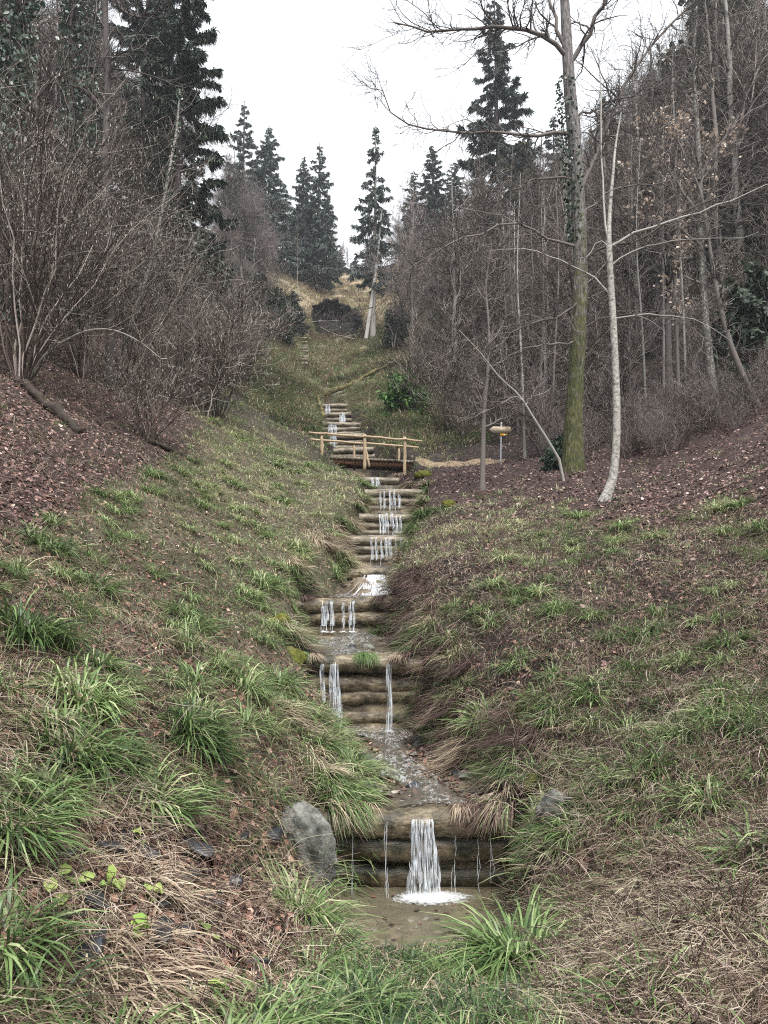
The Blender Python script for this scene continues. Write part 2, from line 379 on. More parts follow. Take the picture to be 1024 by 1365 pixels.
m, nt, N, L, b = newmat('hillside ground')
a = N.new('ShaderNodeAttribute'); a.attribute_name = 'tint'
tc = N.new('ShaderNodeTexCoord')
n1 = N.new('ShaderNodeTexNoise'); n1.inputs['Scale'].default_value = 9; n1.inputs['Detail'].default_value = 9; n1.inputs['Roughness'].default_value = .75
n2 = N.new('ShaderNodeTexNoise'); n2.inputs['Scale'].default_value = .9; n2.inputs['Detail'].default_value = 6; n2.inputs['Roughness'].default_value = .7
L.new(tc.outputs['Object'], n1.inputs['Vector']); L.new(tc.outputs['Object'], n2.inputs['Vector'])
mr = N.new('ShaderNodeMapRange'); mr.inputs['From Min'].default_value = .3; mr.inputs['From Max'].default_value = .7; mr.inputs['To Min'].default_value = .35; mr.inputs['To Max'].default_value = 1.7
mr2 = N.new('ShaderNodeMapRange'); mr2.inputs['From Min'].default_value = .3; mr2.inputs['From Max'].default_value = .7; mr2.inputs['To Min'].default_value = .7; mr2.inputs['To Max'].default_value = 1.3
L.new(n1.outputs['Fac'], mr.inputs[0]); L.new(n2.outputs['Fac'], mr2.inputs[0])
mm = N.new('ShaderNodeMath'); mm.operation = 'MULTIPLY'; L.new(mr.outputs[0], mm.inputs[0]); L.new(mr2.outputs[0], mm.inputs[1])
vs = N.new('ShaderNodeVectorMath'); vs.operation = 'SCALE'; L.new(a.outputs['Color'], vs.inputs[0]); L.new(mm.outputs[0], vs.inputs['Scale'])
L.new(vs.outputs[0], b.inputs['Base Color']); b.inputs['Roughness'].default_value = .85; b.inputs['Specular IOR Level'].default_value = .2
bp = N.new('ShaderNodeBump'); bp.inputs['Strength'].default_value = .8; bp.inputs['Distance'].default_value = .05; L.new(n1.outputs['Fac'], bp.inputs['Height']); L.new(bp.outputs[0], b.inputs['Normal'])
mb = MB(); nr, nc = XX.shape
ii = np.arange(nr - 1)[:, None] * nc; jj = np.arange(nc - 1)[None]
mb.add(np.stack([XX, DD, GZ], -1), np.stack([ii + jj, ii + jj + 1, ii + nc + jj + 1, ii + nc + jj], -1))
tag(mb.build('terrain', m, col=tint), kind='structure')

# ------------------------------------------------------------------ grass, leaves, stalks
def scatter(rng, n, d0, d1, u=.8):
    n = n if n == 1 else int(n * 1.2)
    d = np.exp(rng.uniform(math.log(d0), math.log(d1), n)); uu = rng.uniform(-u, u, n)
    z = H(uu * d, d)
    return uu * (d * cp + np.maximum(z, -5) * sp), d

def blades(rng, bx, by, L, W, spread, droop, k=5, lay=.5, clamp=True, lift=1.0, head=None, zbase=None):
    """curved blades rooted on the ground, leaning downhill"""
    n = len(bx); gx, gy = slope(bx, by)
    g = np.sqrt(gx * gx + gy * gy) + 1e-6; steep = np.clip(g, 0, 1.2)
    dh = np.stack([-gx / g, -gy / g], 1) * (steep * lay)[:, None]
    an = rng.uniform(0, 2 * math.pi, n) if head is None else head
    hz = np.stack([np.cos(an), np.sin(an)], 1) * spread[:, None] + dh
    hn = np.linalg.norm(hz, axis=1); hd = hz / np.maximum(hn, 1e-6)[:, None]
    s = np.linspace(0, 1, k)[None, :]
    out = hn[:, None] * (s * .75 + .65 * s ** 2); up = lift * s - droop[:, None] * s ** 2.2
    Pn = np.zeros((n, k, 3))
    Pn[:, :, :2] = np.stack([bx, by], 1)[:, None] + L[:, None, None] * out[..., None] * hd[:, None, :]
    z0 = H(bx, by) if zbase is None else np.full(n, float(zbase))
    Pn[:, :, 2] = z0[:, None] + L[:, None] * up
    if clamp:
        gz = H(Pn[:, :, 0], Pn[:, :, 1])
        Pn[:, 1:, 2] = np.maximum(Pn[:, 1:, 2], gz[:, 1:] + .012 + .02 * rng.rand(n, 1))
    al = np.linalg.norm(np.diff(Pn, axis=1), axis=2).sum(1)
    Pn = Pn[:, :1] + (Pn - Pn[:, :1]) * np.minimum(1, L * 1.05 / np.maximum(al, 1e-4))[:, None, None]
    gz = H(Pn[:, :, 0], Pn[:, :, 1]); Pn[:, 1:, 2] = np.maximum(Pn[:, 1:, 2], gz[:, 1:] + .008)
    side = np.stack([-hd[:, 1], hd[:, 0], .25 * rng.randn(n)], 1); side = unit(side)
    prof = np.array([.55, 1, 1, .75, .12]) if k == 5 else np.interp(s[0], [0, .3, .7, 1], [.6, 1, .8, .12])
    return Pn, W[:, None] * prof[None], side

def clump_blades(rng, cx, cy, nb, rad, L, W, spread=(.25, .9), droop=(.35, 1.0), **kw):
    n = len(cx); idx = np.repeat(np.arange(n), nb); m_ = len(idx)
    rr = np.repeat(rad, nb) * np.sqrt(rng.rand(m_)); an = rng.uniform(0, 6.283, m_)
    bx = cx[idx] + rr * np.cos(an); by = cy[idx] + rr * np.sin(an)
    LL_ = L[idx] * rng.uniform(.55, 1.15, m_)
    Pn, Wn, sd = blades(rng, bx, by, LL_, W[idx] * rng.uniform(.7, 1.2, m_), rng.uniform(*spread, m_), rng.uniform(*droop, m_), head=an + rng.randn(m_) * .5, **kw)
    return Pn, Wn, sd, idx

def lod(d): return np.maximum(1.0, d / 9.0)

rng = RS(11)
# green sward
X, Y = scatter(rng, 46000, 1.5, 112)
z = zones(X, Y)
pg = z['left'] * (1 - z['lit_l'] * .93) * (1 - .93 * z['patch']) * .95 * (.04 + .58 * smooth(9, 16, Y) + smooth(.42, .68, z['n1']) * .16 + smooth(.48, .66, z['n2']) * .30)
pg = pg + z['right'] * (1 - z['shelf'] * .97) * (1 - z['forest']) * np.where(Y < 18, .24 + .9 * smooth(.4, .65, z['n1']) * smooth(1300, 900, z['py']), .6)
pg = np.where(z['hill'] > .5, .55, pg)
pg = np.where(z['inch'], np.where(Y < 4.7, .45, .0), pg) * np.where(z['right'] & (Y < 4.4), .4, 1)
keep = rng.rand(len(X)) < pg; X, Y, zk = X[keep], Y[keep], {k_: v[keep] for k_, v in z.items()}
hue = np.clip(.44 + .26 * smooth(7, 16, Y) + .5 * (fbm(X * .9, Y * .9, 77) * 2) + .12 * rng.randn(len(X)), 0, .95); hue = np.where(zk['hill'] > .5, hue * .45 + .35 + .25 * zk['tan'], hue)
Ls = rng.uniform(.09, .24, len(X)) * np.where(Y > 20, 1.0 + (Y - 20) * .012, 1)
Pn, Wn, sd, ix = clump_blades(rng, X, Y, 11, np.full(len(X), .07) * lod(Y), Ls * (1 + np.clip(Y - 8, 0, 30) * .022), .0032 * lod(Y) ** 1.0, spread=(.1, 1.0), droop=(.3, 1.1), lay=.28, k=4)
V, Q, vi = ribbons(Pn, Wn, sd)
hb = np.clip(hue[ix] + .14 * rng.randn(len(ix)), 0, 1)
gmb = MB().add(V, Q, rnd=hb[vi]); dmb = MB()
for mbx, num, ya, yb, lo_, hi_, hu0 in ((gmb, 4200, 42, 74, .3, .75, .42), (gmb, 1200, 72, 114, .3, .6, .6), (dmb, 7500, 42, 76, .3, .8, .4), (dmb, 6500, 66, 115, .3, .8, .4)):
    Yh = rng.uniform(ya, yb, num); Xh = rng.uniform(-19, 7, num); zh = zones(Xh, Yh); kk = (zh['hill'] > .3) & (fbm(Xh * .5, Yh * .5, 90) > -.12) & ((np.abs(Xh - CAVE_X) > 2.3) | (Yh < 72.6) | (Yh > 79)); Xh, Yh = Xh[kk], Yh[kk]
    if ya < 50:
        Y2 = rng.uniform(24, 48, 2600); l2, r2 = chan(Y2); sd2 = np.where(rng.rand(2600) < .5, 1, -1); X2 = np.where(sd2 > 0, r2, l2) + sd2 * (.5 + 4.5 * rng.rand(2600) ** 1.2); k2 = Y2 > 30.2; Xh = np.concatenate([Xh, X2[k2]]); Yh = np.concatenate([Yh, Y2[k2]])
    Ph, Wh, sh, ih = clump_blades(rng, Xh, Yh, 8, np.full(len(Xh), .28), rng.uniform(lo_, hi_, len(Xh)), np.where(Yh < 48, .012, .022), spread=(.1, 1.0), droop=(.3, 1.1), lay=.3, k=4)
    Vh, Qh, vh = ribbons(Ph, Wh, sh); hh_ = np.clip(hu0 + .7 * fbm(Xh * .35, Yh * .35, 91)[ih] + .16 * rng.randn(len(ih)), 0, 1); mbx.add(Vh, Qh, rnd=hh_[vh])
tag(gmb.build('grass', M['grass']), 'short green sedge and grass covering the banks', 'grass', kind='stuff')

# straw lying down the slope
X, Y = scatter(rng, 40000, 1.5, 112)
z = zones(X, Y)
pd = (z['left'] * (.35 + .6 * smooth(.35, .65, z['n2']) + .3 * smooth(9, 15, Y))  + z['right'] * (1 - z['shelf'] * .8) * np.where(Y < 16, .9, .4)) * (1 - z['lit_l'] * .6)
pd = np.where(z['hill'] > .5, .55 + .4 * z['tan'], pd); pd = np.where(z['inch'], np.where(Y < 4.9, .35, 0), pd) * np.where((Y > 26) & (z['hill'] < .5), .35, 1) * (1 - .35 * z['patch'])
keep = rng.rand(len(X)) < pd; X, Y = X[keep], Y[keep]
Pn, Wn, sd, ix = clump_blades(rng, X, Y, 8, np.full(len(X), .1) * lod(Y), rng.uniform(.12, .34, len(X)), .0021 * lod(Y) ** 1.0, spread=(.3, 1.1), droop=(.6, 1.15), lay=.55, k=4, lift=.75)
V, Q, vi = ribbons(Pn, Wn, sd)
hb = np.clip(.42 + .18 * smooth(8, 16, Y)[ix] + .6 * fbm(X * .8, Y * .8, 55)[ix] * 2 + .2 * rng.randn(len(ix)), 0, 1)
tag(dmb.add(V, Q, rnd=hb[vi]).build('dry_grass', M['dry']), 'straw coloured dead grass lying down the banks', 'dry grass', kind='stuff')

# dead stalks, bramble runners
X, Y = scatter(rng, 24000, 1.6, 60)
z = zones(X, Y)
ps = z['right'] * (1 - z['shelf'] * .6) * np.where(Y < 16, .8, .5) + z['left'] * (.16 + .4 * z['lit_l'] + .06 * z['patch'])
ps = np.where(z['inch'], 0, ps) * np.where(Y < 3.6, .6, 1); ps = np.where(z['hill'] > .5, .25, ps)
keep = rng.rand(len(X)) < ps; X, Y = X[keep], Y[keep]
n = len(X); idx = np.repeat(np.arange(n), 4); bx = X[idx] + rng.randn(len(idx)) * .08 * lod(Y)[idx]; by = Y[idx] + rng.randn(len(idx)) * .08 * lod(Y)[idx]
Ln = rng.uniform(.12, .5, len(idx)) * np.where(by < 5, .75, 1)
Pn, Wn, sd = blades(rng, bx, by, Ln, .0022 * lod(by) ** .7 * rng.uniform(.7, 1.3, len(idx)), rng.uniform(.1, 1.0, len(idx)), rng.uniform(.1, 1.1, len(idx)), k=5, lay=.3, lift=.9)
Pn[:, 1:] += rng.randn(len(idx), 4, 3) * .02
V, Q, _, vi = tubes(Pn, np.maximum(Wn, .0012), 3)
tag(MB().add(V, Q, rnd=rng.rand(len(idx))[vi]).build('dead_stalks', M['stalk']), 'tangle of thin dead stems and bramble runners over the banks', 'undergrowth', kind='stuff')

def leaves(rng, X, Y, size, flat=.35, lift=.012):
    n = len(X); z0 = H(X, Y); gx, gy = slope(X, Y, .15)
    nrm = unit(np.stack([-gx, -gy, np.ones(n)], 1) + flat * rng.randn(n, 3))
    t = unit(np.cross(nrm, rng.randn(n, 3))); s_ = np.cross(nrm, t)
    c = np.stack([X, Y, z0 + lift * (.4 + 1.6 * rng.rand(n))], 1)
    curl = rng.uniform(-.25, .45, n)[:, None]
    Pn = np.stack([c - t * size[:, None] * .5 + nrm * curl * size[:, None] * .5, c - t * size[:, None] * .1, c + t * size[:, None] * .25 , c + t * size[:, None] * .5 + nrm * curl * size[:, None] * .7], 1)
    W = size[:, None] * np.array([.06, .34, .3, .03])[None]
    V, Q, vi = ribbons(Pn, W, s_)
    return V, Q, vi

X, Y = scatter(rng, 150000, 2, 34)
z = zones(X, Y)
pl = z['shelf'] * (.25 + .75 * smooth(.35, .6, z['n2'])) + z['lit_l'] * .55 + z['right'] * np.where(Y < 14, .10, .25)
pl = np.where(z['inch'] | (z['hill'] > .5), 0, pl)
keep = rng.rand(len(X)) < pl; X, Y = X[keep], Y[keep]
V, Q, vi = leaves(rng, X, Y, rng.uniform(.03, .10, len(X)) * np.maximum(1, Y / 22))
rr = np.clip(rng.beta(1.0, 2.0, len(X)) + .45 * fbm(X * .6, Y * .6, 61), 0, 1)
tag(MB().add(V, Q, rnd=rr[vi]).build('leaf_litter', M['litter_red'], smoothed=False), 'purplish brown fallen leaves covering the woodland floor', 'fallen leaves', kind='stuff')

X, Y = scatter(rng, 120000, 1.6, 28)
z = zones(X, Y)
pl = z['patch'] * .9 + z['left'] * .85 + z['right'] * .55 * (Y < 14) + z['inch'] * np.where((Y > 7.5) & (Y < 10), .3, np.where(Y < 5.5, .2, .0))
keep = rng.rand(len(X)) < pl; X, Y = X[keep], Y[keep]
V, Q, vi = leaves(rng, X, Y, rng.uniform(.022, .062, len(X)), .45)
tag(MB().add(V, Q, rnd=rng.beta(1.2, 1.9, len(X))[vi]).build('fallen_leaves', M['litter_brown'], smoothed=False), 'brown and russet leaves lying among the grass and stones', 'fallen leaves', kind='stuff')

# ------------------------------------------------------------------ tussocks: one object each
def tussock(rng, pos, R, L, W, n, kind, name, label, cat, group=None, spread=(.2, 1.15), droop=(.45, 1.2), lay=.16, hue=.4, head=None, lift=1.0, zbase=None):
    cx, cy = np.array([pos[0]]), np.array([pos[1]])
    Pn, Wn, sd, ix = clump_blades(rng, cx, cy, n, np.array([R]), np.array([L]), np.array([W]), spread=spread, droop=droop, lay=lay, lift=lift, zbase=zbase)
    V, Q, vi = ribbons(Pn, Wn, sd)
    V = V - np.array(pos)
    h = np.clip(hue + .17 * rng.randn(n), 0, 1)
    o = MB().add(V, Q, rnd=h[vi]).build(name, M[kind])
    o.location = [float(c) for c in pos]
    return tag(o, label, cat, group)

rng = RS(5)
TUSS = [  # px, py, rad, length, blades, hue, label
    (262, 985, .13, .44, 330, .33, 'large dark green sedge tussock in the middle of the near bank'),
    (330, 925, .12, .46, 300, .55, 'bright green sedge tussock at the lip of the bank above the lower weirs'),
    (35, 850, .16, .50, 320, .32, 'dark green sedge tussock with broad arching blades at the picture edge'),
    (95, 1010, .18, .42, 340, .42, 'wide dull green tussock left of the large dark one on the near bank'),
    (255, 835, .18, .48, 320, .5, 'wide sedge tussock with drooping yellow-green blades halfway up the grassy bank'),
    (110, 935, .16, .40, 260, .58, 'yellowish green tussock above the wide dull green one'),
    (205, 1075, .12, .36, 190, .55, 'sparse yellow-green tussock just above the leaf covered patch'),
    (15, 1110, .12, .36, 230, .45, 'green tussock cut by the picture edge beside the dark stones'),
    (2, 1265, .12, .34, 200, .42, 'big green tussock in the lowest corner by the picture edge'),
    (405, 1225, .14, .40, 230, .6, 'pale straggling tussock below the grey boulder beside the pool'),
    (690, 1290, .15, .56, 460, .45, 'lush green tussock with arching blades at the near end of the pool'),
    (470, 1350, .18, .27, 240, .45, 'bright green tussock at the very bottom between pool and leaf patch'),
    (860, 1340, .12, .30, 120, .4, 'thin green tussock among dry stems in the lowest corner by the path'),
    (420, 1000, .14, .50, 300, .5, 'tussock hanging over the channel beside the second weir foot'),
    (445, 1060, .14, .52, 320, .52, 'long bladed tussock hanging down over the end of the lowest weir'),
    (395, 850, .10, .42, 220, .5, 'tussock leaning over the mossy end of the second weir'),
    (512, 848, .09, .36, 200, .4, 'green tussock growing in the channel between the second and third weirs'),
    (565, 690, .22, .6, 260, .38, 'dark green tussock drooping beside the weir steps below the bridge'),
    (860, 850, .13, .36, 180, .4, 'green tussock in the middle of the brown far bank'),
    (452, 1082, .10, .42, 220, .45, 'tuft hanging straight down over the end of the lowest crest log'),
    (478, 1092, .07, .30, 110, .6, 'thin yellowish tuft drooping on the crest of the lowest weir'),
    (408, 965, .13, .48, 260, .42, 'deep green tussock spilling over the bank beside the second weir foot'),
    (470, 1030, .12, .46, 260, .55, 'long tussock spilling into the stream just above the lowest weir'),
    (372, 915, .12, .42, 240, .5, 'upright green tussock on the bank beside the mossy boulders'),
    (690, 885, .14, .3, 160, .48, 'bright tuft beside the purple brambles above the channel'),
    (770, 690, .16, .36, 150, .55, 'small pale tuft at the foot of the white trunk'),
    (60, 735, .18, .42, 200, .42, 'tussock at the top edge of the grass below the leaf slope'),
    (125, 790, .14, .42, 200, .45, 'narrow upright tussock beside the brown hollow on the grassy bank'),
    (350, 780, .16, .45, 220, .55, 'tussock at the brow over the third weir'),
    (640, 960, .10, .40, 170, .6, 'drooping yellow tuft on the steep bank opposite the second weir'),
    (735, 1105, .12, .34, 160, .42, 'grey-green tuft beside the half-buried slab on the steep bank'),
    (970, 860, .14, .32, 150, .4, 'green tuft at the picture edge on the brown bank'),
    (600, 880, .12, .36, 110, .8, 'straw yellow tuft beside the second weir under the brambles'),
    (790, 930, .12, .3, 130, .5, 'small green tuft below the middle of the brown bank'),
    (1000, 1140, .12, .3, 130, .4, 'sedge tuft at the picture edge among dead stems near the path'),
]
for (px, py, R, Lb, n, hu, lab) in TUSS:
    tussock(rng, at(px, py), R, Lb, .0060 * (1 if py > 750 else 1.3), n, 'grass', 'sedge_tussock', lab, 'grass tussock', hue=hu)
DRY = [(385, 965, .20, .44, 190, .42, 'dry straw tussock combed down the bank edge above the grey boulder'),
       (215, 1185, .10, .30, 100, .45, 'tuft of straw lying among dark stones and leaves'),
       (175, 1300, .18, .36, 170, .42, 'long straw swath lying along the bottom of the near bank'),
       (110, 1345, .16, .34, 180, .4, 'orange brown straw heap in the bottom corner'),
       (430, 725, .25, .55, 260, .45, 'straw tuft hanging over the channel wall below the fourth weir'),
       (620, 1010, .12, .45, 260, .4, 'brown tuft hanging over the channel opposite the hanging tussock'),
       (355, 655, .25, .4, 160, .95, 'yellow patch of dead fern on the green bank below the bushes'),
       (540, 1330, .12, .2, 160, .6, 'small straw tuft in the grass in front of the pool')]
for (px, py, R, Lb, n, hu, lab) in DRY:
    tussock(rng, at(px, py), R, Lb, .0034 * (1 if py > 750 else 1.5), n, 'dry', 'straw_tussock', lab, 'dry grass tuft', hue=hu, spread=(.15, .8), droop=(.7, 1.2), lay=1.5, lift=.7)
for d in (6.85, 10.3, 10.6, 13.1, 13.4, 14.8, 15.6, 16.6, 17.1, 17.9, 18.9, 19.8, 20.7, 21.4, 22.2):
    l, r = chan(d)
    for sd_, x in ((-1, l - .1), (1, r + .1)):
        for q in range(2):
            xx = x + sd_ * rng.uniform(-.02, .16); yy = d + rng.uniform(-.12, .25); dry = rng.rand() < .45
            tussock(rng, (xx, yy, float(H(xx, yy))), .09, rng.uniform(.32, .5), .0036 * max(1, yy / 10), 120, 'dry' if dry else 'grass', 'straw_tuft' if dry else 'grass_tuft', 'straw tuft hanging over the end of a log weir' if dry else 'green grass tuft hanging over the end of a log weir', 'grass tuft', 'straw tufts at the weir ends' if dry else 'grass tufts at the weir ends', hue=rng.uniform(.35, .65), lay=.9, droop=(.7, 1.3))
for x, yy, kd, L_ in ((-.42, 6.8, 'grass', .42), (-.36, 6.78, 'dry', .36), (-.28, 6.8, 'grass', .36), (-.18, 6.77, 'dry', .24), (.66, 6.78, 'dry', .22), (.78, 6.79, 'stalk', .34), (.88, 6.8, 'grass', .3), (.93, 6.78, 'stalk', .4), (.98, 6.85, 'dry', .4), (1.04, 6.8, 'grass', .42), (1.08, 6.8, 'stalk', .45), (-.48, 6.8, 'grass', .5), (-.44, 6.8, 'dry', .42), (-.5, 6.8, 'dry', .5), (-.28, 10.28, 'grass', .34), (-.2, 10.3, 'grass', .3), (.2, 10.28, 'dry', .26), (.34, 10.3, 'stalk', .4), (-1.15, 10.3, 'grass', .36), (-.95, 10.28, 'dry', .22), (-1.4, 13.05, 'stalk', .3), (0, 13.06, 'stalk', .34)):
    zt = -1.76 if yy < 7 else (-.74 if yy < 11 else .04); yy = (6.6 if yy < 7 else (10.1 if yy < 11 else 12.9)) + rng.uniform(-.03, .05)
    tussock(rng, (x, yy, zt + .0), .055, L_, .0034, 110, kd, {'grass': 'grass_tuft', 'dry': 'straw_tuft', 'stalk': 'stem_tuft'}[kd], {'grass': 'green tuft rooted on a crest log, blades hanging over its front', 'dry': 'straw tuft rooted on a crest log, hanging over its front', 'stalk': 'dead stems caught on a crest log, hanging over its front'}[kd], 'grass tuft', {'grass': 'green tufts on the crest logs', 'dry': 'straw tufts on the crest logs', 'stalk': 'dead stems on the crest logs'}[kd], hue=.45, lay=.7, spread=(.1, .7), droop=(.9, 1.5), lift=.8, zbase=zt)
for q in range(46):
    d = rng.uniform(6.9, 13.5); l, r = chan(d); xx = r + rng.uniform(.02, .55); zc = float(H(xx, d))
    tussock(rng, (xx, d, zc), .10, rng.uniform(.3, .55), .0026 * max(1, d / 9), 90, 'stalk', 'stem_tuft', 'tuft of dead purplish stems drooping over the steep edge of the stream', 'dead stems', 'dead stem tufts over the stream edge', hue=rng.uniform(.2, .6), lay=1.0, droop=(.6, 1.3), lift=.85)
# many more tussocks that nothing tells apart
k_ = 0
for t in range(1600):
    X, Y = scatter(rng, 1, 2.2, 24); zc = zones(X, Y)
    ok = (zc['left'][0] and zc['lit_l'][0] < .3 and zc['patch'][0] < .2) or (zc['right'][0] and zc['shelf'][0] < .1 and rng.rand() < .8 and 4.6 < Y[0] < 14 and zc['n1'][0] > .36)
    if not ok or zc['px'][0] < -30 or zc['px'][0] > 1050 or (Y[0] < 9 and zc['left'][0] and rng.rand() < .6): continue
    p = (X[0], Y[0], float(H(X[0], Y[0]))); l_ = bool(zc['left'][0])
    tussock(rng, p, rng.uniform(.05, .10), rng.uniform(.22, .38) * (1 + .012 * max(0, Y[0] - 8)), .0046 * max(1, Y[0] / 9), 95, 'grass', 'sedge_tussock',
            'middling green sedge tussock among the rest on the grassy bank' if l_ else 'small green sedge tuft among dead stems on the brown bank', 'grass tussock',
            'sedge tussocks on the grassy bank' if l_ else 'sedge tufts on the brown bank', hue=rng.uniform(.36, .66) + .16 * min(1, max(0, (Y[0] - 7) / 8)))
    k_ += 1
    if k_ >= 280: break

# ------------------------------------------------------------------ weirs, water
M['log_wet'] = noise_mat('wet dark log', [(.02, .014, .009), (.075, .055, .032), (.16, .12, .072), (.28, .225, .14)], (5, 22, 22), .36, .5, .8, 9, [.28, .43, .58, .78], moss=((.02, .02, .009), .40, .58, 4.5))
M['log_crest'] = noise_mat('weathered crest log', [(.03, .022, .013), (.11, .083, .05), (.25, .20, .13), (.44, .37, .27)], (9, 24, 24), .45, .4, .8, 9, [.28, .42, .58, .8], moss=((.03, .026, .014), .45, .6, 3.0))
M['log_far'] = noise_mat('weathered pale log', [(.06, .045, .03), (.15, .12, .085), (.30, .255, .19), (.42, .37, .3)], (4, 20, 20), .5, .35, .5, 6, [.25, .42, .58, .8], moss=((.04, .037, .025), .5, .68, 2.2))
M['moss'] = noise_mat('moss', [(.03, .035, .01), (.09, .10, .02), (.17, .16, .035)], (14, 14, 14), .95, .1, 1.0, 8, [.3, .5, .7])
M['rock'] = noise_mat('grey boulder', [(.018, .018, .016), (.085, .086, .076), (.21, .21, .19), (.42, .415, .375)], (6, 6, 6), .75, .3, 1.0, 12, [.3, .45, .58, .75], moss=((.08, .085, .05), .56, .7, 3), bdist=.06)
M['slate'] = noise_mat('dark wet slate', [(.012, .013, .016), (.03, .032, .038), (.065, .068, .078)], (9, 9, 9), .35, .5, .5, 6, [.3, .5, .75])
M['slab'] = noise_mat('wet travertine slab', [(.05, .038, .026), (.15, .115, .08), (.28, .235, .17)], (6, 6, 6), .4, .4, .6, 8, [.3, .5, .7])
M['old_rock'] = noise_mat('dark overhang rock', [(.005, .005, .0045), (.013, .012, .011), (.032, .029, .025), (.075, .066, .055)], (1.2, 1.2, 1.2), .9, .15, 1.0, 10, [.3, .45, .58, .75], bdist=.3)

def log_mesh(rng, p0, p1, r, k=40, sides=22, rough=.06):
    s = np.linspace(0, 1, k)[:, None]; c = np.array(p0)[None] * (1 - s) + np.array(p1)[None] * s
    Pn = c[None] + np.cumsum(rng.randn(1, k, 3), 1) * np.array([0, .0045, .004]) * (r / .13)
    V, Q, T, _ = tubes(Pn, np.full((1, k), r), sides, cap=True)
    ax = np.repeat(Pn[0], sides, 0); dv = V - ax
    f = 1 + .5 * rough * fbm(V[:, 0] * 14 + r * 99, np.arctan2(dv[:, 2], dv[:, 1]) * 4, 7, 3) * 2 + rough * 3.4 * fbm(V[:, 0] * 3 + V[:, 2] * 2, np.arctan2(dv[:, 2], dv[:, 1]) * 1.3 + 10 * r, rng.randint(999), 4)
    return ax + dv * f[:, None], Q, T

WEIRS = [  # d, log top, n logs, radius, label
    (6.70, -1.765, 3, .122, 'lowest weir of thick wet brown logs dropping into the pool'),
    (10.20, -.735, 4, .122, 'tall second weir of four pale brown logs with a grass tuft on its crest'),
    (13.00, .04, 3, .125, 'third weir, wide, with debris along its pale crest log'),
    (14.70, .59, 1, .10, 'short single log weir above the sloping wet slab'),
    (17.00, 1.46, 4, .105, 'fourth stack of logs, wide crest reaching under the straw tuft'),
    (18.80, 2.19, 3, .10, 'log weir with broad white trickles two steps below the bridge'),
    (20.60, 3.07, 3, .105, 'pale log weir with mossy blocks beside it, just below the bridge steps'),
    (22.00, 3.66, 2, .10, 'narrow log weir right under the footbridge'),
    (31.00, 6.42, 4, .12, 'log weir seen through the bridge railing'),
    (34.00, 7.72, 3, .13, 'first pale log weir above the bridge handrail'),
    (37.00, 9.04, 3, .13, 'second log weir above the bridge handrail'),
    (40.00, 10.29, 3, .13, 'third log weir above the bridge, with a white spout at one end'),
    (43.00, 11.58, 3, .13, 'topmost small log weir below the fallen mossy trunk')]
rng = RS(3)
for wi, (d, top, n, r, lab) in enumerate(WEIRS):
    l, rr = chan(d); ext = (.14 if wi else .06) if wi != 3 else .1
    root = thing('log_weir', lab, 'log weir', ((l + rr) / 2, d, top - 2 * r * n))
    base = np.array(root.location)
    for q in range(n):
        zc = top - r - q * r * 1.9
        y = d + .045 * q - .05 - (.03 if q == 0 else 0)
        tl = rng.uniform(-.02, .02)
        V, Q, T = log_mesh(rng, (l - ext - rng.rand() * .1, y, zc + tl), (rr + ext + rng.rand() * .1, y, zc - tl), r * rng.uniform(.95, 1.06))
        mb = MB().add(V - base, Q, T)
        mb.build('log', M['log_wet'] if (wi == 0 and q) else (M['log_crest'] if d < 16 else M['log_far']), root)
# mossy boulders and blocks wedged beside the weirs
def icorock(rng, size, sub=4, cuts=7, amp=.12, seed=0):
    bm = bmesh.new(); bmesh.ops.create_icosphere(bm, subdivisions=sub, radius=1)
    V = np.array([v.co[:] for v in bm.verts]); T = np.array([[v.index for v in f.verts] for f in bm.faces]); bm.free()
    for c in range(cuts):
        nrm = unit(rng.randn(3)); dd = rng.uniform(.5, .8); e = V @ nrm - dd
        V = V - np.where(e > 0, e, 0)[:, None] * nrm * .92
    dirn = unit(V)
    nn = fbm(dirn[:, 0] * 2.2 + dirn[:, 2] * 1.7, dirn[:, 1] * 2.2 - dirn[:, 2], seed, 5)
    n3 = fbm(dirn[:, 0] * 7 + dirn[:, 2] * 5.1, dirn[:, 1] * 7 - dirn[:, 2] * 3, seed + 9, 4)
    V = V * (1 + amp * 2 * nn + amp * .7 * n3)[:, None]
    return V * np.array(size), T

def rock(rng, pos, size, mat, name, label, cat, group=None, rot=(0, 0, 0), sub=4, sink=.3, cuts=7, amp=.12):
    V, T = icorock(rng, size, sub, cuts, amp, rng.randint(9999))
    o = MB().add(V, None, T).build(name, M[mat], smoothed=False)
    o.location = (float(pos[0]), float(pos[1]), float(pos[2] + size[2] * (1 - 2 * sink))); o.rotation_euler = rot
    return tag(o, label, cat, group)

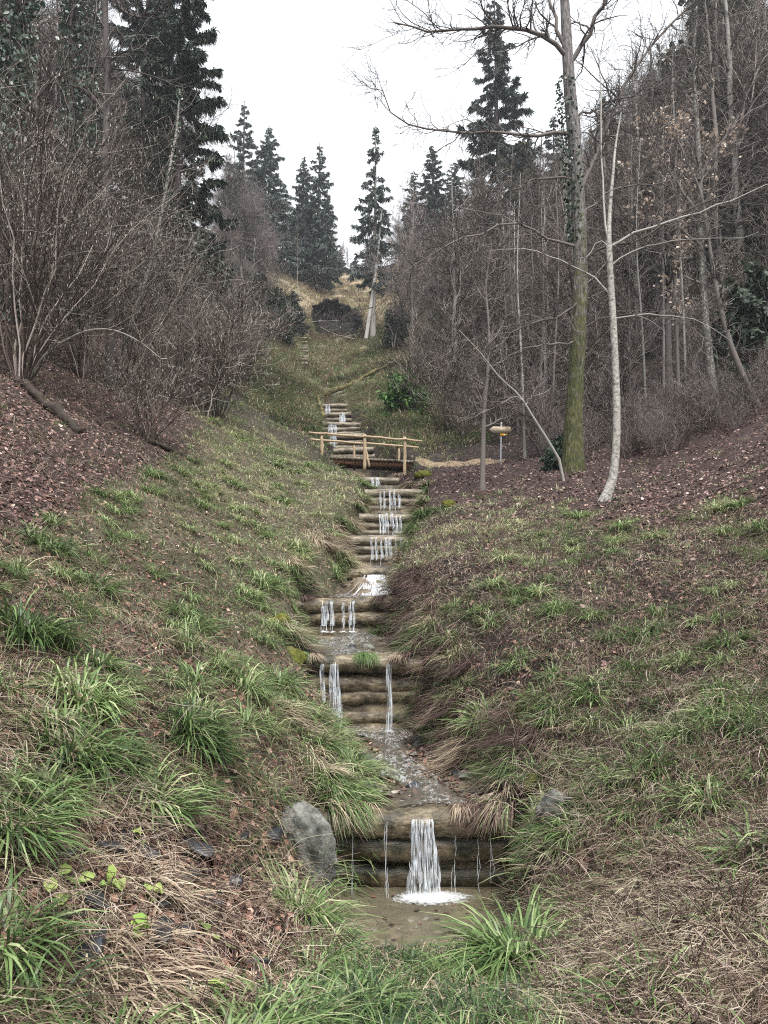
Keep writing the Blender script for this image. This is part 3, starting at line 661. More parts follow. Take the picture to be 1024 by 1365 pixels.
p = P(398, 1130, 5.7)
rock(rng, (p[0], p[1], p[2] - .16), (.26, .28, .35), 'rock', 'boulder', 'big grey angular boulder at the edge of the pool beside the lowest weir', 'boulder', rot=(-.15, .22, .9), sub=6, sink=.36, cuts=8, amp=.22)
p = at(742, 1085); rock(rng, p, (.16, .14, .17), 'rock', 'stone_slab', 'half buried grey stone with a tan face in the steep brown bank', 'stone', rot=(.3, .2, .5), sink=.45)
p = at(640, 1375, 1.2); 
SL = [(118, 1275, .10, 'largest dark slate slab lying below the lime leaves'), (245, 1250, .055, None), (212, 1245, .05, None), (262, 1140, .075, None), (215, 1215, .05, None), (150, 1140, .07, None), (85, 1150, .06, None), (195, 1145, .05, None),
      (250, 1175, .05, None), (325, 1120, .05, None), (365, 1120, .07, 'dark wet slate leaning against the grey boulder'), (345, 1290, .05, None), (205, 1265, .06, None), (130, 1215, .07, None), (285, 1215, .045, None), (170, 1120, .05, None), (225, 1105, .05, None), (60, 1120, .06, None), (310, 1180, .05, None), (265, 1210, .06, None)]
for (px, py, s, lab) in SL:
    p = at(px, py)
    s = min(s * 1.3, .095); p[2] += .015
    rock(rng, p, (s * rng.uniform(.9, 1.3), s * rng.uniform(.7, 1.1), s * rng.uniform(.3, .55)), 'slate', 'slate_stone', lab or 'small dark slate stone among brown leaves on the near bank', 'stone', 'dark slate stones on the near bank',
         rot=(rng.uniform(.1, .5), rng.uniform(-.2, .4), rng.rand() * 6), sub=3, sink=.25, cuts=9, amp=.06)
MOSSY = [(385, 868, 10.0, .30, .2, 'mossy boulder at the end of the second weir'), (372, 835, 10.6, .22, .17, 'mossy boulder just above the one beside the second weir'), (560, 655, 20.4, .28, .16, 'bright mossy block beside the pale weir under the bridge'), (598, 692, 17.6, .22, .14, 'small mossy rock above the drooping dark tussock'),
         (565, 640, 21.5, .28, .16, 'upper mossy block beside the steps under the bridge'), (712, 1008, 6.6, .12, .10, 'yellow moss cushion on the steep brown bank'), (526, 612, 27.5, .3, .26, 'mossy rock under the end of the bridge deck')]
for (px, py, d, sx_, sz_, lab) in MOSSY:
    p = at_d(px, d)
    rock(rng, (p[0], p[1], p[2] - .04), (sx_, sx_ * .8, sz_), 'moss', 'mossy_rock', lab, 'mossy rock', rot=(0, .1, rng.rand() * 3), sink=.35, cuts=3, amp=.2)

# the sloping slab above the third weir
V = []; nx, ny = 26, 22
gx_, gy_ = np.meshgrid(np.linspace(-.70, .26, nx), np.linspace(13.75, 14.62, ny))
gz_ = np.interp(gy_, [13.75, 13.95, 14.62], [.03, .13, .50]) + .24 * fbm(gx_ * 3, gy_ * 3, 4) + .03 - .25 * np.abs((gx_ + .22) / .48) ** 4
mb = MB(); i = np.arange(ny - 1)[:, None] * nx; j = np.arange(nx - 1)[None]
mb.add(np.stack([gx_, gy_, gz_], -1), np.stack([i + j, i + j + 1, i + nx + j + 1, i + nx + j], -1))
mb.add(np.stack([gx_, gy_ + .05, gz_ - .35], -1), np.stack([i + j, i + nx + j, i + nx + j + 1, i + j + 1], -1))
tag(mb.build('stone_slab', M['slab']), 'sloping wet tan slab with water fanning across it, above the third weir', 'stone')

# water -------------------------------------------------------------
def water_mat(name, tintc, alpha, bump, scale):
    m, nt, N, L, b = newmat(name)
    b.inputs['Base Color'].default_value = (*tintc, 1); b.inputs['Roughness'].default_value = .06; b.inputs['IOR'].default_value = 1.33; b.inputs['Specular IOR Level'].default_value = .6
    tc = N.new('ShaderNodeTexCoord'); n = N.new('ShaderNodeTexNoise'); n.inputs['Scale'].default_value = scale; n.inputs['Detail'].default_value = 5; L.new(tc.outputs['Object'], n.inputs['Vector'])
    bp = N.new('ShaderNodeBump'); bp.inputs['Strength'].default_value = bump; bp.inputs['Distance'].default_value = .02; L.new(n.outputs['Fac'], bp.inputs['Height']); L.new(bp.outputs[0], b.inputs['Normal'])
    b.inputs['Alpha'].default_value = alpha
    return m
M['pool'] = water_mat('shallow pool water', (.22, .195, .13), .46, .9, 11)
M['wet'] = water_mat('thin running water', (.16, .145, .115), .5, 1.0, 14)
m, nt, N, L, b = newmat('broken sheet of falling water')
tc = N.new('ShaderNodeTexCoord'); mp = N.new('ShaderNodeMapping'); mp.inputs['Scale'].default_value = (75, 20, 5); L.new(tc.outputs['Object'], mp.inputs[0])
n = N.new('ShaderNodeTexNoise'); n.inputs['Scale'].default_value = 1; n.inputs['Detail'].default_value = 6; n.inputs['Roughness'].default_value = .6; n.inputs['Distortion'].default_value = .6; L.new(mp.outputs[0], n.inputs['Vector'])
mr = N.new('ShaderNodeMapRange'); mr.inputs['From Min'].default_value = .42; mr.inputs['From Max'].default_value = .62; mr.inputs['To Min'].default_value = .03; mr.inputs['To Max'].default_value = .74; L.new(n.outputs['Fac'], mr.inputs[0]); L.new(mr.outputs[0], b.inputs['Alpha'])
b.inputs['Base Color'].default_value = (.70, .75, .80, 1); b.inputs['Roughness'].default_value = .2; b.inputs['Specular IOR Level'].default_value = .7
bp = N.new('ShaderNodeBump'); bp.inputs['Strength'].default_value = .7; bp.inputs['Distance'].default_value = .02; L.new(n.outputs['Fac'], bp.inputs['Height']); L.new(bp.outputs[0], b.inputs['Normal'])
M['sheet'] = m
m, nt, N, L, b = newmat('bubbly foam')
tc = N.new('ShaderNodeTexCoord'); n = N.new('ShaderNodeTexNoise'); n.inputs['Scale'].default_value = 34; n.inputs['Detail'].default_value = 6; n.inputs['Roughness'].default_value = .7; L.new(tc.outputs['Object'], n.inputs['Vector'])
ln = N.new('ShaderNodeVectorMath'); ln.operation = 'LENGTH'; a_ = N.new('ShaderNodeAttribute'); a_.attribute_name = 'rnd'
ad = N.new('ShaderNodeMath'); ad.operation = 'ADD'; L.new(n.outputs['Fac'], ad.inputs[0]); L.new(a_.outputs['Fac'], ad.inputs[1])
mr = N.new('ShaderNodeMapRange'); mr.inputs['From Min'].default_value = .80; mr.inputs['From Max'].default_value = 1.2; mr.inputs['To Max'].default_value = .85; L.new(ad.outputs[0], mr.inputs[0]); L.new(mr.outputs[0], b.inputs['Alpha'])
b.inputs['Base Color'].default_value = (.85, .88, .9, 1); b.inputs['Roughness'].default_value = .5
M['foam'] = m
m, nt, N, L, b = newmat('white falling water')
b.inputs['Base Color'].default_value = (.88, .92, .96, 1); b.inputs['Roughness'].default_value = .2; b.inputs['Alpha'].default_value = .4; b.inputs['Specular IOR Level'].default_value = .7
M['fall'] = m

mb = MB()
nx, ny = 40, 30
gx_, gy_ = np.meshgrid(np.linspace(-.75, 1.5, nx), np.linspace(5.3, 6.66, ny))
mb.add(np.stack([gx_, gy_, -2.435 + .006 * fbm(gx_ * 5, gy_ * 9, 8)], -1), np.stack([(np.arange(ny - 1)[:, None] * nx + np.arange(nx - 1)[None]) + o for o in (0, 1, nx + 1, nx)], -1))
tag(mb.build('pool_water', M['pool']), kind='structure')
mb = MB()
for (d0, d1, off) in ((6.74, 10.1, .035), (10.24, 12.9, .04), (13.04, 13.9, .035), (14.74, 16.9, .03), (17.05, 18.7, .03), (18.85, 20.5, .03), (20.65, 21.95, .03), (22.05, 24.95, .03), (34.05, 36.9, .04), (37.05, 39.9, .04), (40.05, 42.9, .04), (43.05, 47.5, .05)):
    nx, ny = 14, 24
    yy = np.linspace(d0, d1, ny); l, r_ = chan(yy); c = (l + r_) / 2 + .15 * (r_ - l) * np.sin(yy * 2.1); wdt = (r_ - l) * np.where((yy > 7.0) & (yy < 9.9), .17, .3) * (1 + .8 * fbm(yy * 2.3, yy * 0, 5))
    uu = np.linspace(-1, 1, nx); X_ = c[:, None] + wdt[:, None] * uu[None]; Y_ = np.repeat(yy[:, None], nx, 1)
    Z_ = bedz(yy)[:, None] + off + .02 * fbm(X_ * 4, Y_ * 4, 12) - .03 * uu[None] ** 4
    mb.add(np.stack([X_, Y_, Z_], -1), np.stack([(np.arange(ny - 1)[:, None] * nx + np.arange(nx - 1)[None]) + o for o in (0, 1, nx + 1, nx)], -1))
tag(mb.build('stream_water', M['wet']), kind='structure')

m, nt, N, L, b = newmat('riffles')
tc = N.new('ShaderNodeTexCoord'); mp = N.new('ShaderNodeMapping'); mp.inputs['Scale'].default_value = (22, 9, 9); L.new(tc.outputs['Object'], mp.inputs[0])
n = N.new('ShaderNodeTexNoise'); n.inputs['Scale'].default_value = 1; n.inputs['Detail'].default_value = 7; n.inputs['Roughness'].default_value = .7; n.inputs['Distortion'].default_value = 1.2; L.new(mp.outputs[0], n.inputs['Vector'])
mr = N.new('ShaderNodeMapRange'); mr.inputs['From Min'].default_value = .50; mr.inputs['From Max'].default_value = .66; mr.inputs['To Min'].default_value = .0; mr.inputs['To Max'].default_value = .8; L.new(n.outputs['Fac'], mr.inputs[0]); L.new(mr.outputs[0], b.inputs['Alpha'])
b.inputs['Base Color'].default_value = (.6, .62, .63, 1); b.inputs['Roughness'].default_value = .25
M['riffle'] = m
mb = MB()
for (d0, d1, off) in ((6.6, 10.1, .06), (10.1, 12.9, .06), (12.9, 13.9, .055), (14.6, 16.9, .05), (16.95, 18.7, .05), (18.75, 20.5, .05), (20.55, 21.95, .05)):
    nx, ny = 10, 50; yy = np.linspace(d0, d1, ny); l, r_ = chan(yy); c = (l + r_) / 2 + .16 * (r_ - l) * np.sin(yy * 2.1); wdt = (r_ - l) * (.20 + .12 * np.sin(yy * 3.3))
    uu = np.linspace(-1, 1, nx); X_ = c[:, None] + wdt[:, None] * uu[None]; Y_ = np.repeat(yy[:, None], nx, 1)
    Z_ = np.maximum(bedz(yy), bedz(np.minimum(yy + .15, d1)))[:, None] + off + .03 * fbm(X_ * 6, Y_ * 6, 12) - .035 * uu[None] ** 4
    mb.add(np.stack([X_, Y_, Z_], -1), np.stack([(np.arange(ny - 1)[:, None] * nx + np.arange(nx - 1)[None]) + o for o in (0, 1, nx + 1, nx)], -1))
tag(mb.build('riffle_water', M['riffle']), kind='structure')

def fall_strands(rng, x0, x1, d, ztop, zbot, dens, r=.12, wid=(.004, .011), jump=.10, brk=.5):
    n = max(2, int((x1 - x0) * dens * .22)); k = 12
    x = rng.uniform(x0, x1, n); hgt = ztop - zbot
    a = np.where(rng.rand(n) < brk, rng.uniform(.1, .75, n), .1); e = np.minimum(1, a + rng.uniform(.15, .8, n)); e[a == .1] = np.where(rng.rand((a == .1).sum()) < .6, 1, e[a == .1])
    t = a[:, None] + (e - a)[:, None] * np.linspace(0, 1, k)[None]
    Pn = np.zeros((n, k, 3))
    Pn[:, :, 0] = x[:, None] + np.cumsum(rng.randn(n, k) * .004, 1) + (x - (x0 + x1) / 2)[:, None] * t * .12
    Pn[:, :, 1] = d - .06 - (r + .025) * np.sin(np.minimum(1, hgt * t / r) * math.pi / 2) - jump * t - rng.uniform(0, .07, n)[:, None] * t
    Pn[:, :, 2] = ztop + .012 - hgt * t
    R = rng.uniform(*wid, n)[:, None] * (.55 + .7 * np.abs(np.sin(np.linspace(0, 9, k)[None] + rng.rand(n, 1) * 9))); R[:, 0] *= .5; R[:, -1] *= .6
    return tubes(Pn, R, 5)[:2]

def fall_sheet(rng, x0, x1, d, ztop, zbot, r, ta=0., tb=1.):
    nx = max(4, int((x1 - x0) / .012)); k = 26; t = np.linspace(ta, tb, k)[:, None]; u = np.linspace(-1, 1, nx)[None]; h = ztop - zbot
    X = (x0 + x1) / 2 + (x1 - x0) / 2 * u * (.72 + .6 * t + .55 * fbm(t * 5 + rng.rand() * 9, u * 1.2, 6)) + .012 * np.sin(t * 7 + u * 3)
    Y = d - .06 - (r + .03) * np.sin(np.minimum(1, h * t / r) * math.pi / 2) - .09 * t - .035 * fbm(X * 22, t * 3 + 0 * u, 3) - .02 * np.cos(u * 1.5)
    Z = ztop + .014 - h * t + 0 * u
    i = np.arange(k - 1)[:, None] * nx; j = np.arange(nx - 1)[None]
    return np.stack([X, Y, Z], -1), np.stack([i + j, i + nx + j, i + nx + j + 1, i + j + 1], -1)

def foam_patch(rng, mb, cx, cy, z, rx, ry):
    n1, n2 = 14, 36; rad = np.linspace(0, 1, n1)[:, None]; a = np.linspace(0, 2 * math.pi, n2, endpoint=False)[None]
    X = cx + rx * rad * np.cos(a) * (1 + .5 * fbm(np.cos(a) * 2 + 9, np.sin(a) * 2, 7)); Y = cy + ry * rad * np.sin(a) * (1 + .5 * fbm(np.cos(a) * 2, np.sin(a) * 2 + 5, 8)); Z = z + .006 + .028 * (1 - rad) * (.5 + fbm(X * 30, Y * 30, 4) * 2)
    i = np.arange(n1 - 1)[:, None] * n2; j = np.arange(n2)[None]; j2 = (j + 1) % n2
    mb.add(np.stack([X, Y, Z], -1), np.stack([i + j, i + n2 + j, i + n2 + j2, i + j2], -1), rnd=np.repeat((1 - rad ** 1.3) * .85, n2, 1).ravel())

def foam(rng, mb, cx, cy, z, rx, ry, n, s=(.008, .03)):
    bm = bmesh.new(); bmesh.ops.create_icosphere(bm, subdivisions=1, radius=1)
    V0 = np.array([v.co[:] for v in bm.verts]); T0 = np.array([[v.index for v in f.verts] for f in bm.faces]); bm.free()
    for q in range(n):
        rad = np.abs(rng.randn()) * .5; an = rng.rand() * 6.28; sz = rng.uniform(*s) * max(.3, 1 - rad * .5)
        V = V0 * sz * np.array([1.7, 1.3, .5 + .6 * rng.rand()]) + np.array([cx + rx * rad * math.cos(an), cy + ry * rad * math.sin(an), z + .004])
        mb.add(V, None, T0)

def px_x(px, d, z): return (px - CX) / FPX * (d * cp + z * sp)
TR = RS(19)
def thin(*xs): return [(x + TR.uniform(-1.2, 1.2), x + 1.2 + w * TR.uniform(.2, .9), TR.uniform(60, 140)) for x, w in xs]
FALLS = [  # weir index, [(px0, px1, dens)], bottom z, foam, label
    (0, [(547, 579, 330)], -2.43, True, 'main white waterfall over the lowest weir splashing into the pool'),
    (1, [(429, 434, 180), (441, 454, 330), (516, 521, 320)], -1.71, True, 'pair of narrow white falls at either side of the second weir'),
    (2, thin((431, 3), (436, 2), (441, 4), (457, 2), (466, 3), (471, 2)), -.55, True, 'thin separate trickles over the third weir'),
    (3, [(490, 498, 130), (500, 512, 160)], .12, False, 'white water spilling down the sloping slab'),
    (4, thin((495, 1.5), (500, 2), (507, 2.5), (513, 4), (520, 1.5), (527, 2), (534, 1.5)), .76, False, 'fine curtain of trickles over the wide fourth log stack'),
    (5, thin((506, 2.5), (511, 2), (515, 3.5), (521, 3), (527, 2), (532, 2)), 1.62, False, 'broad white trickles over the log weir two steps below the bridge'),
    (6, thin((506, 2.5), (511, 4), (518, 3), (524, 3.5), (531, 2)), 2.44, False, 'white curtain over the pale weir beside the mossy blocks'),
    (7, thin((496, 4), (502, 3)), 3.32, False, 'small white trickle under the footbridge'),
    (9, [(440, 449, 90)], 6.95, False, 'white trickle behind the bridge handrail'),
    (10, [(439, 449, 110)], 8.25, False, 'white trickle over the second weir above the handrail'),
    (11, [(453, 460, 160)], 9.6, False, 'short white spout at the end of the third weir above the bridge'),
    (12, [(434, 440, 120)], 10.85, False, 'white trickle over the topmost small weir')]
rng = RS(8)
for (wi, parts, zb, fo, lab) in FALLS:
    d, top = WEIRS[wi][0], WEIRS[wi][1]
    root = thing('waterfall', lab, 'waterfall', (px_x((parts[0][0] + parts[0][1]) / 2, d, top), d - .15, zb)); base = np.array(root.location)
    mb = MB(); fb = MB(); sb = MB()
    for (a, e, den) in parts:
        xa, xe = px_x(a, d - .15, top), px_x(e, d - .15, top); far = max(1, d / 9)
        if wi == 3:      # runs down the slab, fanning out
            n = 45; k = 9; t = np.linspace(0, 1, k)[None]; x = rng.uniform(xa, xe, n)[:, None]; Pn = np.zeros((n, k, 3))
            Pn[:, :, 1] = 14.66 - t * .95; Pn[:, :, 0] = x + rng.randn(n, 1) * .16 * t + np.cumsum(rng.randn(n, k) * .012, 1)
            Pn[:, :, 2] = np.interp(Pn[:, :, 1], [13.75, 13.95, 14.62, 14.7], [.07, .17, .54, .6]) + .01
            V, Q, _, _ = tubes(Pn, np.full((n, k), .006) * rng.uniform(.5, 1.2, (n, 1)), 4)
        else:
            V, Q = fall_strands(rng, xa, max(xe, xa + .02), d, top, zb, den, WEIRS[wi][3], (.0012 * far, .0036 * far), jump=.10)
        mb.add(V - base, Q)
        if wi != 3:
            Vs, Qs = fall_sheet(rng, xa - .01, max(xe, xa + .02) + .01, d, top, zb, WEIRS[wi][3], .12 if wi < 2 else rng.uniform(0, .3), 1. if wi < 2 else rng.uniform(.6, 1)); sb.add(Vs - base, Qs)
            for q in range(max(1, int((xe - xa) * 14))):
                xc = rng.uniform(xa, max(xe, xa + .01)); hw = rng.uniform(.006, .024) * max(1, d / 18); ta = rng.uniform(.12, .5); Vs, Qs = fall_sheet(rng, xc - hw, xc + hw, d - .015 * (q + 1), top, zb, WEIRS[wi][3], ta, min(1, ta + rng.uniform(.3, .8))); sb.add(Vs - base, Qs)
        if fo: foam_patch(rng, fb, (xa + xe) / 2 - base[0], -.12, .0, max(.07, (xe - xa)) * 1.1 + .05, .11)
        if fo and False: foam(rng, fb, (xa + xe) / 2 - base[0], -.08, .0, max(.05, (xe - xa)) * .9 + .03, .07, int(80 + 500 * (xe - xa)), (.003, .012))
    if wi == 0: foam_patch(rng, fb, .05, -.16, .002, .52, .20)
    if wi == 0:
        for px in (470, 514, 517, 602, 604, 636, 650):
            xa = px_x(px, d - .15, top); V, Q = fall_strands(rng, xa, xa + .004, d, top, zb, 1, WEIRS[0][3], (.0010, .0022), jump=.06, brk=.8); mb.add(V - base, Q)
    mb.build('water_streams', M['fall'], root)
    if sb.n: sb.build('water_sheet', M['sheet'], root)
    if fo: fb.build('foam', M['foam'], root)

# leaves and twigs caught on the third and first crests
X = np.concatenate([rng.uniform(-1.45, .1, 160), rng.uniform(.55, 1.15, 120), rng.uniform(-.2, .9, 420)]); Y = np.concatenate([rng.uniform(12.95, 13.15, 160), rng.uniform(6.66, 6.95, 120), rng.uniform(6.9, 9.9, 420)])
n = len(X); Zt = np.maximum(H(X, Y) + .02, np.where(Y > 12, .04, np.where(Y < 6.8, -1.9, -9)))
c = np.stack([X, Y, Zt], 1); t = unit(rng.randn(n, 3)); nn = unit(rng.randn(n, 3) + np.array([0, 0, 1.5])); t = unit(np.cross(nn, t)); s_ = np.cross(nn, t); sz = rng.uniform(.03, .08, n)
Pn = c[:, None] + t[:, None] * (sz[:, None] * np.linspace(-.5, .5, 4)[None])[..., None]
V, Q, vi = ribbons(Pn, sz[:, None] * np.array([.05, .32, .3, .04])[None], s_)
n2_ = 22; X2 = rng.uniform(-.3, 1.0, n2_); Y2 = rng.uniform(5.6, 6.5, n2_); a2 = rng.rand(n2_) * 6.28; s2 = rng.uniform(.03, .06, n2_)
t2 = np.stack([np.cos(a2), np.sin(a2), 0 * a2], 1); q2 = np.stack([-np.sin(a2), np.cos(a2), .1 * rng.randn(n2_)], 1)
P2_ = np.stack([X2, Y2, np.full(n2_, -2.424)], 1)[:, None] + t2[:, None] * (s2[:, None] * np.linspace(-.5, .5, 4)[None])[..., None]
Vp, Qp, vp = ribbons(P2_, s2[:, None] * np.array([.05, .32, .3, .04])[None], q2)
tag(MB().add(Vp, Qp, rnd=(.05 + .5 * rng.rand(n2_) ** 2)[vp]).add(V, Q, rnd=(rng.rand(n) * .5)[vi]).build('leaf_debris', M['litter_brown'], smoothed=False), 'dark wet leaves caught on the weir crests and in the channel', 'debris', kind='stuff')

# pebbles and clods lying in the channel
rg = RS(31); bm = bmesh.new(); bmesh.ops.create_icosphere(bm, subdivisions=1, radius=1); V0 = np.array([v.co[:] for v in bm.verts]); T0 = np.array([[v.index for v in f.verts] for f in bm.faces]); bm.free()
mb = MB(); mb2 = MB()
for q in range(800):
    y = rg.uniform(6.9, 10.0) if q < 500 else rg.uniform(10.5, 21); l, r_ = chan(y); x = rg.uniform(l - .05, r_ + .05); sz = rg.uniform(.008, .035) * (1.7 if rg.rand() < .06 else 1)
    V = (V0 * (1 + .25 * rg.randn(len(V0), 1))) * sz * np.array([1.3, 1.1, .7]) + np.array([x, y, float(H(x, y)) + sz * .25]); mb.add(V, None, T0, rnd=rg.rand())
M['pebble'] = attr_mat('wet pebbles', [(.02, .016, .013), (.055, .043, .033), (.12, .095, .07), (.24, .2, .155)], .35, .5, 0)
for q in range(420):
    y = rg.uniform(5.5, 6.62); x = rg.uniform(-.6, 1.3); sz = rg.uniform(.01, .045); zz_ = float(H(x, y))
    if zz_ < -2.4: mb.add((V0 * (1 + .25 * rg.randn(len(V0), 1))) * sz * np.array([1.3, 1.1, .6]) + np.array([x, y, zz_ + sz * .25]), None, T0, rnd=rg.rand())
tag(mb.build('gravel', M['pebble'], smoothed=False), 'wet pebbles and clods along the stream bed', 'gravel', kind='stuff')
for q in range(34):
    y = rg.uniform(6.95, 9.9) if q < 22 else rg.uniform(10.5, 12.6); l, r_ = chan(y); e = rg.rand(); x = l + (r_ - l) * (e if rg.rand() < .4 else (.08 if e < .5 else .92)); s_ = rg.uniform(.04, .10)
    rock(rg, (x, y, float(H(x, y))), (s_ * 1.3, s_, s_ * .7), 'slate' if q % 3 else 'rock', 'stream_stone', 'wet dark stone lying in the stream bed between the lower weirs', 'stone', 'wet stones in the stream bed', rot=(0, .2, rg.rand() * 6), sub=3, sink=.35, cuts=5, amp=.15)
# lime coloured fresh leaves
for (px, py) in [(100, 1192), (148, 1197), (185, 1256), (152, 1330), (285, 1338), (265, 1042), (200, 1203), (282, 1258), (305, 1272), (68, 1212), (183, 1132), (925, 835), (958, 898), (842, 700)]:
    p = at(px, py); n = rng.randint(2, 5)
    V, Q, vi = leaves(rng, p[0] + rng.randn(n) * .02, p[1] + rng.randn(n) * .02, rng.uniform(.05, .085, n), .3, .05)
    o = MB().add(V - p, Q, rnd=rng.rand(n)[vi]).build('green_leaf', M['greenleaf'], smoothed=False); o.location = p
    tag(o, 'small bright lime green leaf rosette among dead leaves and stems', 'leaf', 'lime green leaves on the banks')

# ------------------------------------------------------------------ footbridge
M['rail'] = noise_mat('peeled pale wood', [(.26, .18, .11), (.42, .32, .21), (.56, .46, .33)], (30, 30, 4), .65, .25, .3, 6, [.3, .5, .75])
M['deck'] = noise_mat('dark wet deck wood', [(.025, .016, .012), (.06, .04, .028), (.13, .09, .06)], (6, 30, 30), .6, .3, .5, 6, [.3, .5, .75])
M['redwood'] = noise_mat('reddish beam', [(.06, .028, .016), (.16, .07, .035), (.30, .16, .09)], (3, 20, 20), .6, .3, .5, 6, [.3, .5, .7])

def box(mb, c, s, ang=(0, 0, 0), bev=.012):
    bm = bmesh.new(); bmesh.ops.create_cube(bm, size=1)
    bmesh.ops.scale(bm, vec=s, verts=bm.verts)
    if bev: bmesh.ops.bevel(bm, geom=bm.edges[:], offset=bev, segments=1, affect='EDGES')
    from mathutils import Euler
    bm.transform(Euler(ang).to_matrix().to_4x4())
    bmesh.ops.triangulate(bm, faces=bm.faces)
    V = np.array([v.co[:] for v in bm.verts]); T = np.array([[v.index for v in f.verts] for f in bm.faces]); bm.free()
    mb.add(V + np.array(c), None, T); return mb

def pole(rng, p0, p1, r0, r1=None, k=8, sides=10, bow=.01):
    s = np.linspace(0, 1, k)[:, None]; c = np.array(p0)[None] * (1 - s) + np.array(p1)[None] * s
    c = c + rng.randn(k, 3) * bow * np.sin(s * math.pi)
    return tubes(c[None], np.linspace(r0, r1 or r0, k)[None], sides, cap=True)[:3]

rng = RS(4)
A = P(440, 608.5, 28.0); B = P(556, 615, 28.2)            # front edge of the deck
ax = unit(B - A); acr = unit(np.array([-ax[1], ax[0], 0])); Lb = np.linalg.norm(B - A)
root = thing('footbridge', 'small wooden footbridge with pole railings crossing the weir steps', 'footbridge', A)
def bp_(s, a, h): return ax * s + acr * a + np.array([0, 0, h])
nb = 26
mb = MB()
for q in range(nb):
    c = bp_((q + .5) / nb * Lb, .5 + rng.uniform(-.03, .03), -.03 + rng.uniform(-.004, .004))
    box(mb, c, (Lb / nb * .92, 1.2, .085), (0, 0, math.atan2(ax[1], ax[0])), .006)
mb.build('deck', M['log_far'], root)
for a, mt in ((.12, 'redwood'), (.85, 'deck')):
    V, Q, T = pole(rng, bp_(-.35, a, -.17), bp_(Lb + .35, a, -.17), .11, .10)
    MB().add(V, Q, T).build('stringer', M[mt], root)
# front railing
for s, h0, h1, r in ((-.32, -.75, .82, .065), (1.33, -.5, .92, .075), (2.88, -.75, .92, .068)):
    V, Q, T = pole(rng, bp_(s, -.07, h0), bp_(s, -.07, h1), r, r * .92); MB().add(V, Q, T).build('post', M['rail'], root)
V, Q, T = pole(rng, bp_(1.52, -.13, -.35), bp_(1.36, -.10, .42), .045, .04); MB().add(V, Q, T).build('brace', M['rail'], root)
for a, h, in ((-.07, .80), (1.07, .78)):
    for s0, s1, hh0, hh1 in ((-.80, 1.42, h + .06, h + .02), (1.30, 3.55, h + .04, h - .02)):
        V, Q, T = pole(rng, bp_(s0, a - .06, hh0), bp_(s1, a - .06, hh1), .046, .04, bow=.014); MB().add(V, Q, T).build('handrail', M['rail'], root)
for s, in ((-.3,), (.95,), (2.75,)):
    V, Q, T = pole(rng, bp_(s, 1.07, -.5), bp_(s, 1.07, .74), .05, .045); MB().add(V, Q, T).build('post', M['rail'], root)

# path leading off the bridge
mb = MB(); pts = resample([P(558, 620, 28.7)[:2], (2.6, 28.2), (3.6, 27.9), (4.6, 27.6)], 40)
tg = unit(np.gradient(pts, axis=0)); nrm = np.stack([-tg[:, 1], tg[:, 0]], 1); nx = 9
uu = np.linspace(-.5, .5, nx); XY = pts[:, None] + nrm[:, None] * (uu[None, :, None] * (1.7 + .5 * fbm(np.arange(40) * .4, np.zeros(40), 2))[:, None, None])
Zp = H(XY[..., 0], XY[..., 1]) + .06 - .14 * np.abs(uu)[None] ** 2 * 4
mb.add(np.concatenate([XY, Zp[..., None]], -1), np.stack([(np.arange(39)[:, None] * nx + np.arange(nx - 1)[None]) + o for o in (0, 1, nx + 1, nx)], -1))
M['path'] = noise_mat('bare earth path', [(.13, .10, .07), (.24, .18, .12), (.36, .28, .19)], (5, 5, 5), .9, .15, .8, 8, [.3, .5, .7])
tag(mb.build('path', M['path']), kind='structure')

# ------------------------------------------------------------------ signpost
M['metal'] = noise_mat('galvanised pole', [(.34, .37, .42), (.52, .55, .6)], (6, 6, 6), .4, .5, .05)
M['signwood'] = noise_mat('weathered sign board', [(.38, .29, .2), (.50, .40, .29), (.58, .48, .37)], (4, 20, 20), .6, .3, .2)
m, nt, N, L, b = newmat('yellow sign'); b.inputs['Base Color'].default_value = (.95, .50, .01, 1); b.inputs['Roughness'].default_value = .45; M['yellow'] = m
m, nt, N, L, b = newmat('white sign tip'); b.inputs['Base Color'].default_value = (.8, .8, .78, 1); M['white'] = m
dS = 27.0
top = P(668.5, 563, dS); bot = at_d(667, dS); zb = P(667, 626, dS)[2]
root = thing('signpost', 'thin metal signpost with a wooden arrow board and a small yellow sign', 'signpost', (bot[0], dS, min(bot[2], zb)))
b0 = np.array(root.location)
V, Q, T = pole(rng, (0, 0, -.1), (top[0] - b0[0], 0, top[2] - b0[2]), .03, .03, bow=0, sides=12); MB().add(V, Q, T).build('pole', M['metal'], root)
zc = P(668, 573.5, dS)[2] - b0[2]
def prism(pts, th, y0=0):
    n = len(pts); V = np.array([(x, y0, z) for x, z in pts] + [(x, y0 + th, z) for x, z in pts]); T = []
    for q in range(1, n - 1): T += [(0, q, q + 1), (n, n + q + 1, n + q)]
    Q = [(q, n + q, n + (q + 1) % n, (q + 1) % n) for q in range(n)]
    return V, Q, T
cxs = P(668, 573, dS)[0] - b0[0]
def prism2(pts, th, y0): return prism([(x, z + zc) for x, z in pts], th, y0)
V, Q, T = prism2([(-.46 + cxs, .01), (-.30 + cxs, -.115), (.36 + cxs, -.125), (.36 + cxs, .115), (-.30 + cxs, .13)], .035, -.07); MB().add(V, Q, T).build('arrow_board', M['signwood'], root)
V, Q, T = prism2([(-.04 + cxs, -.13), (-.04 + cxs, -.22), (.14 + cxs, -.23), (.24 + cxs, -.175), (.15 + cxs, -.13)], .012, -.05); yb = MB().add(V, Q, T).build('yellow_sign', M['yellow'], root)
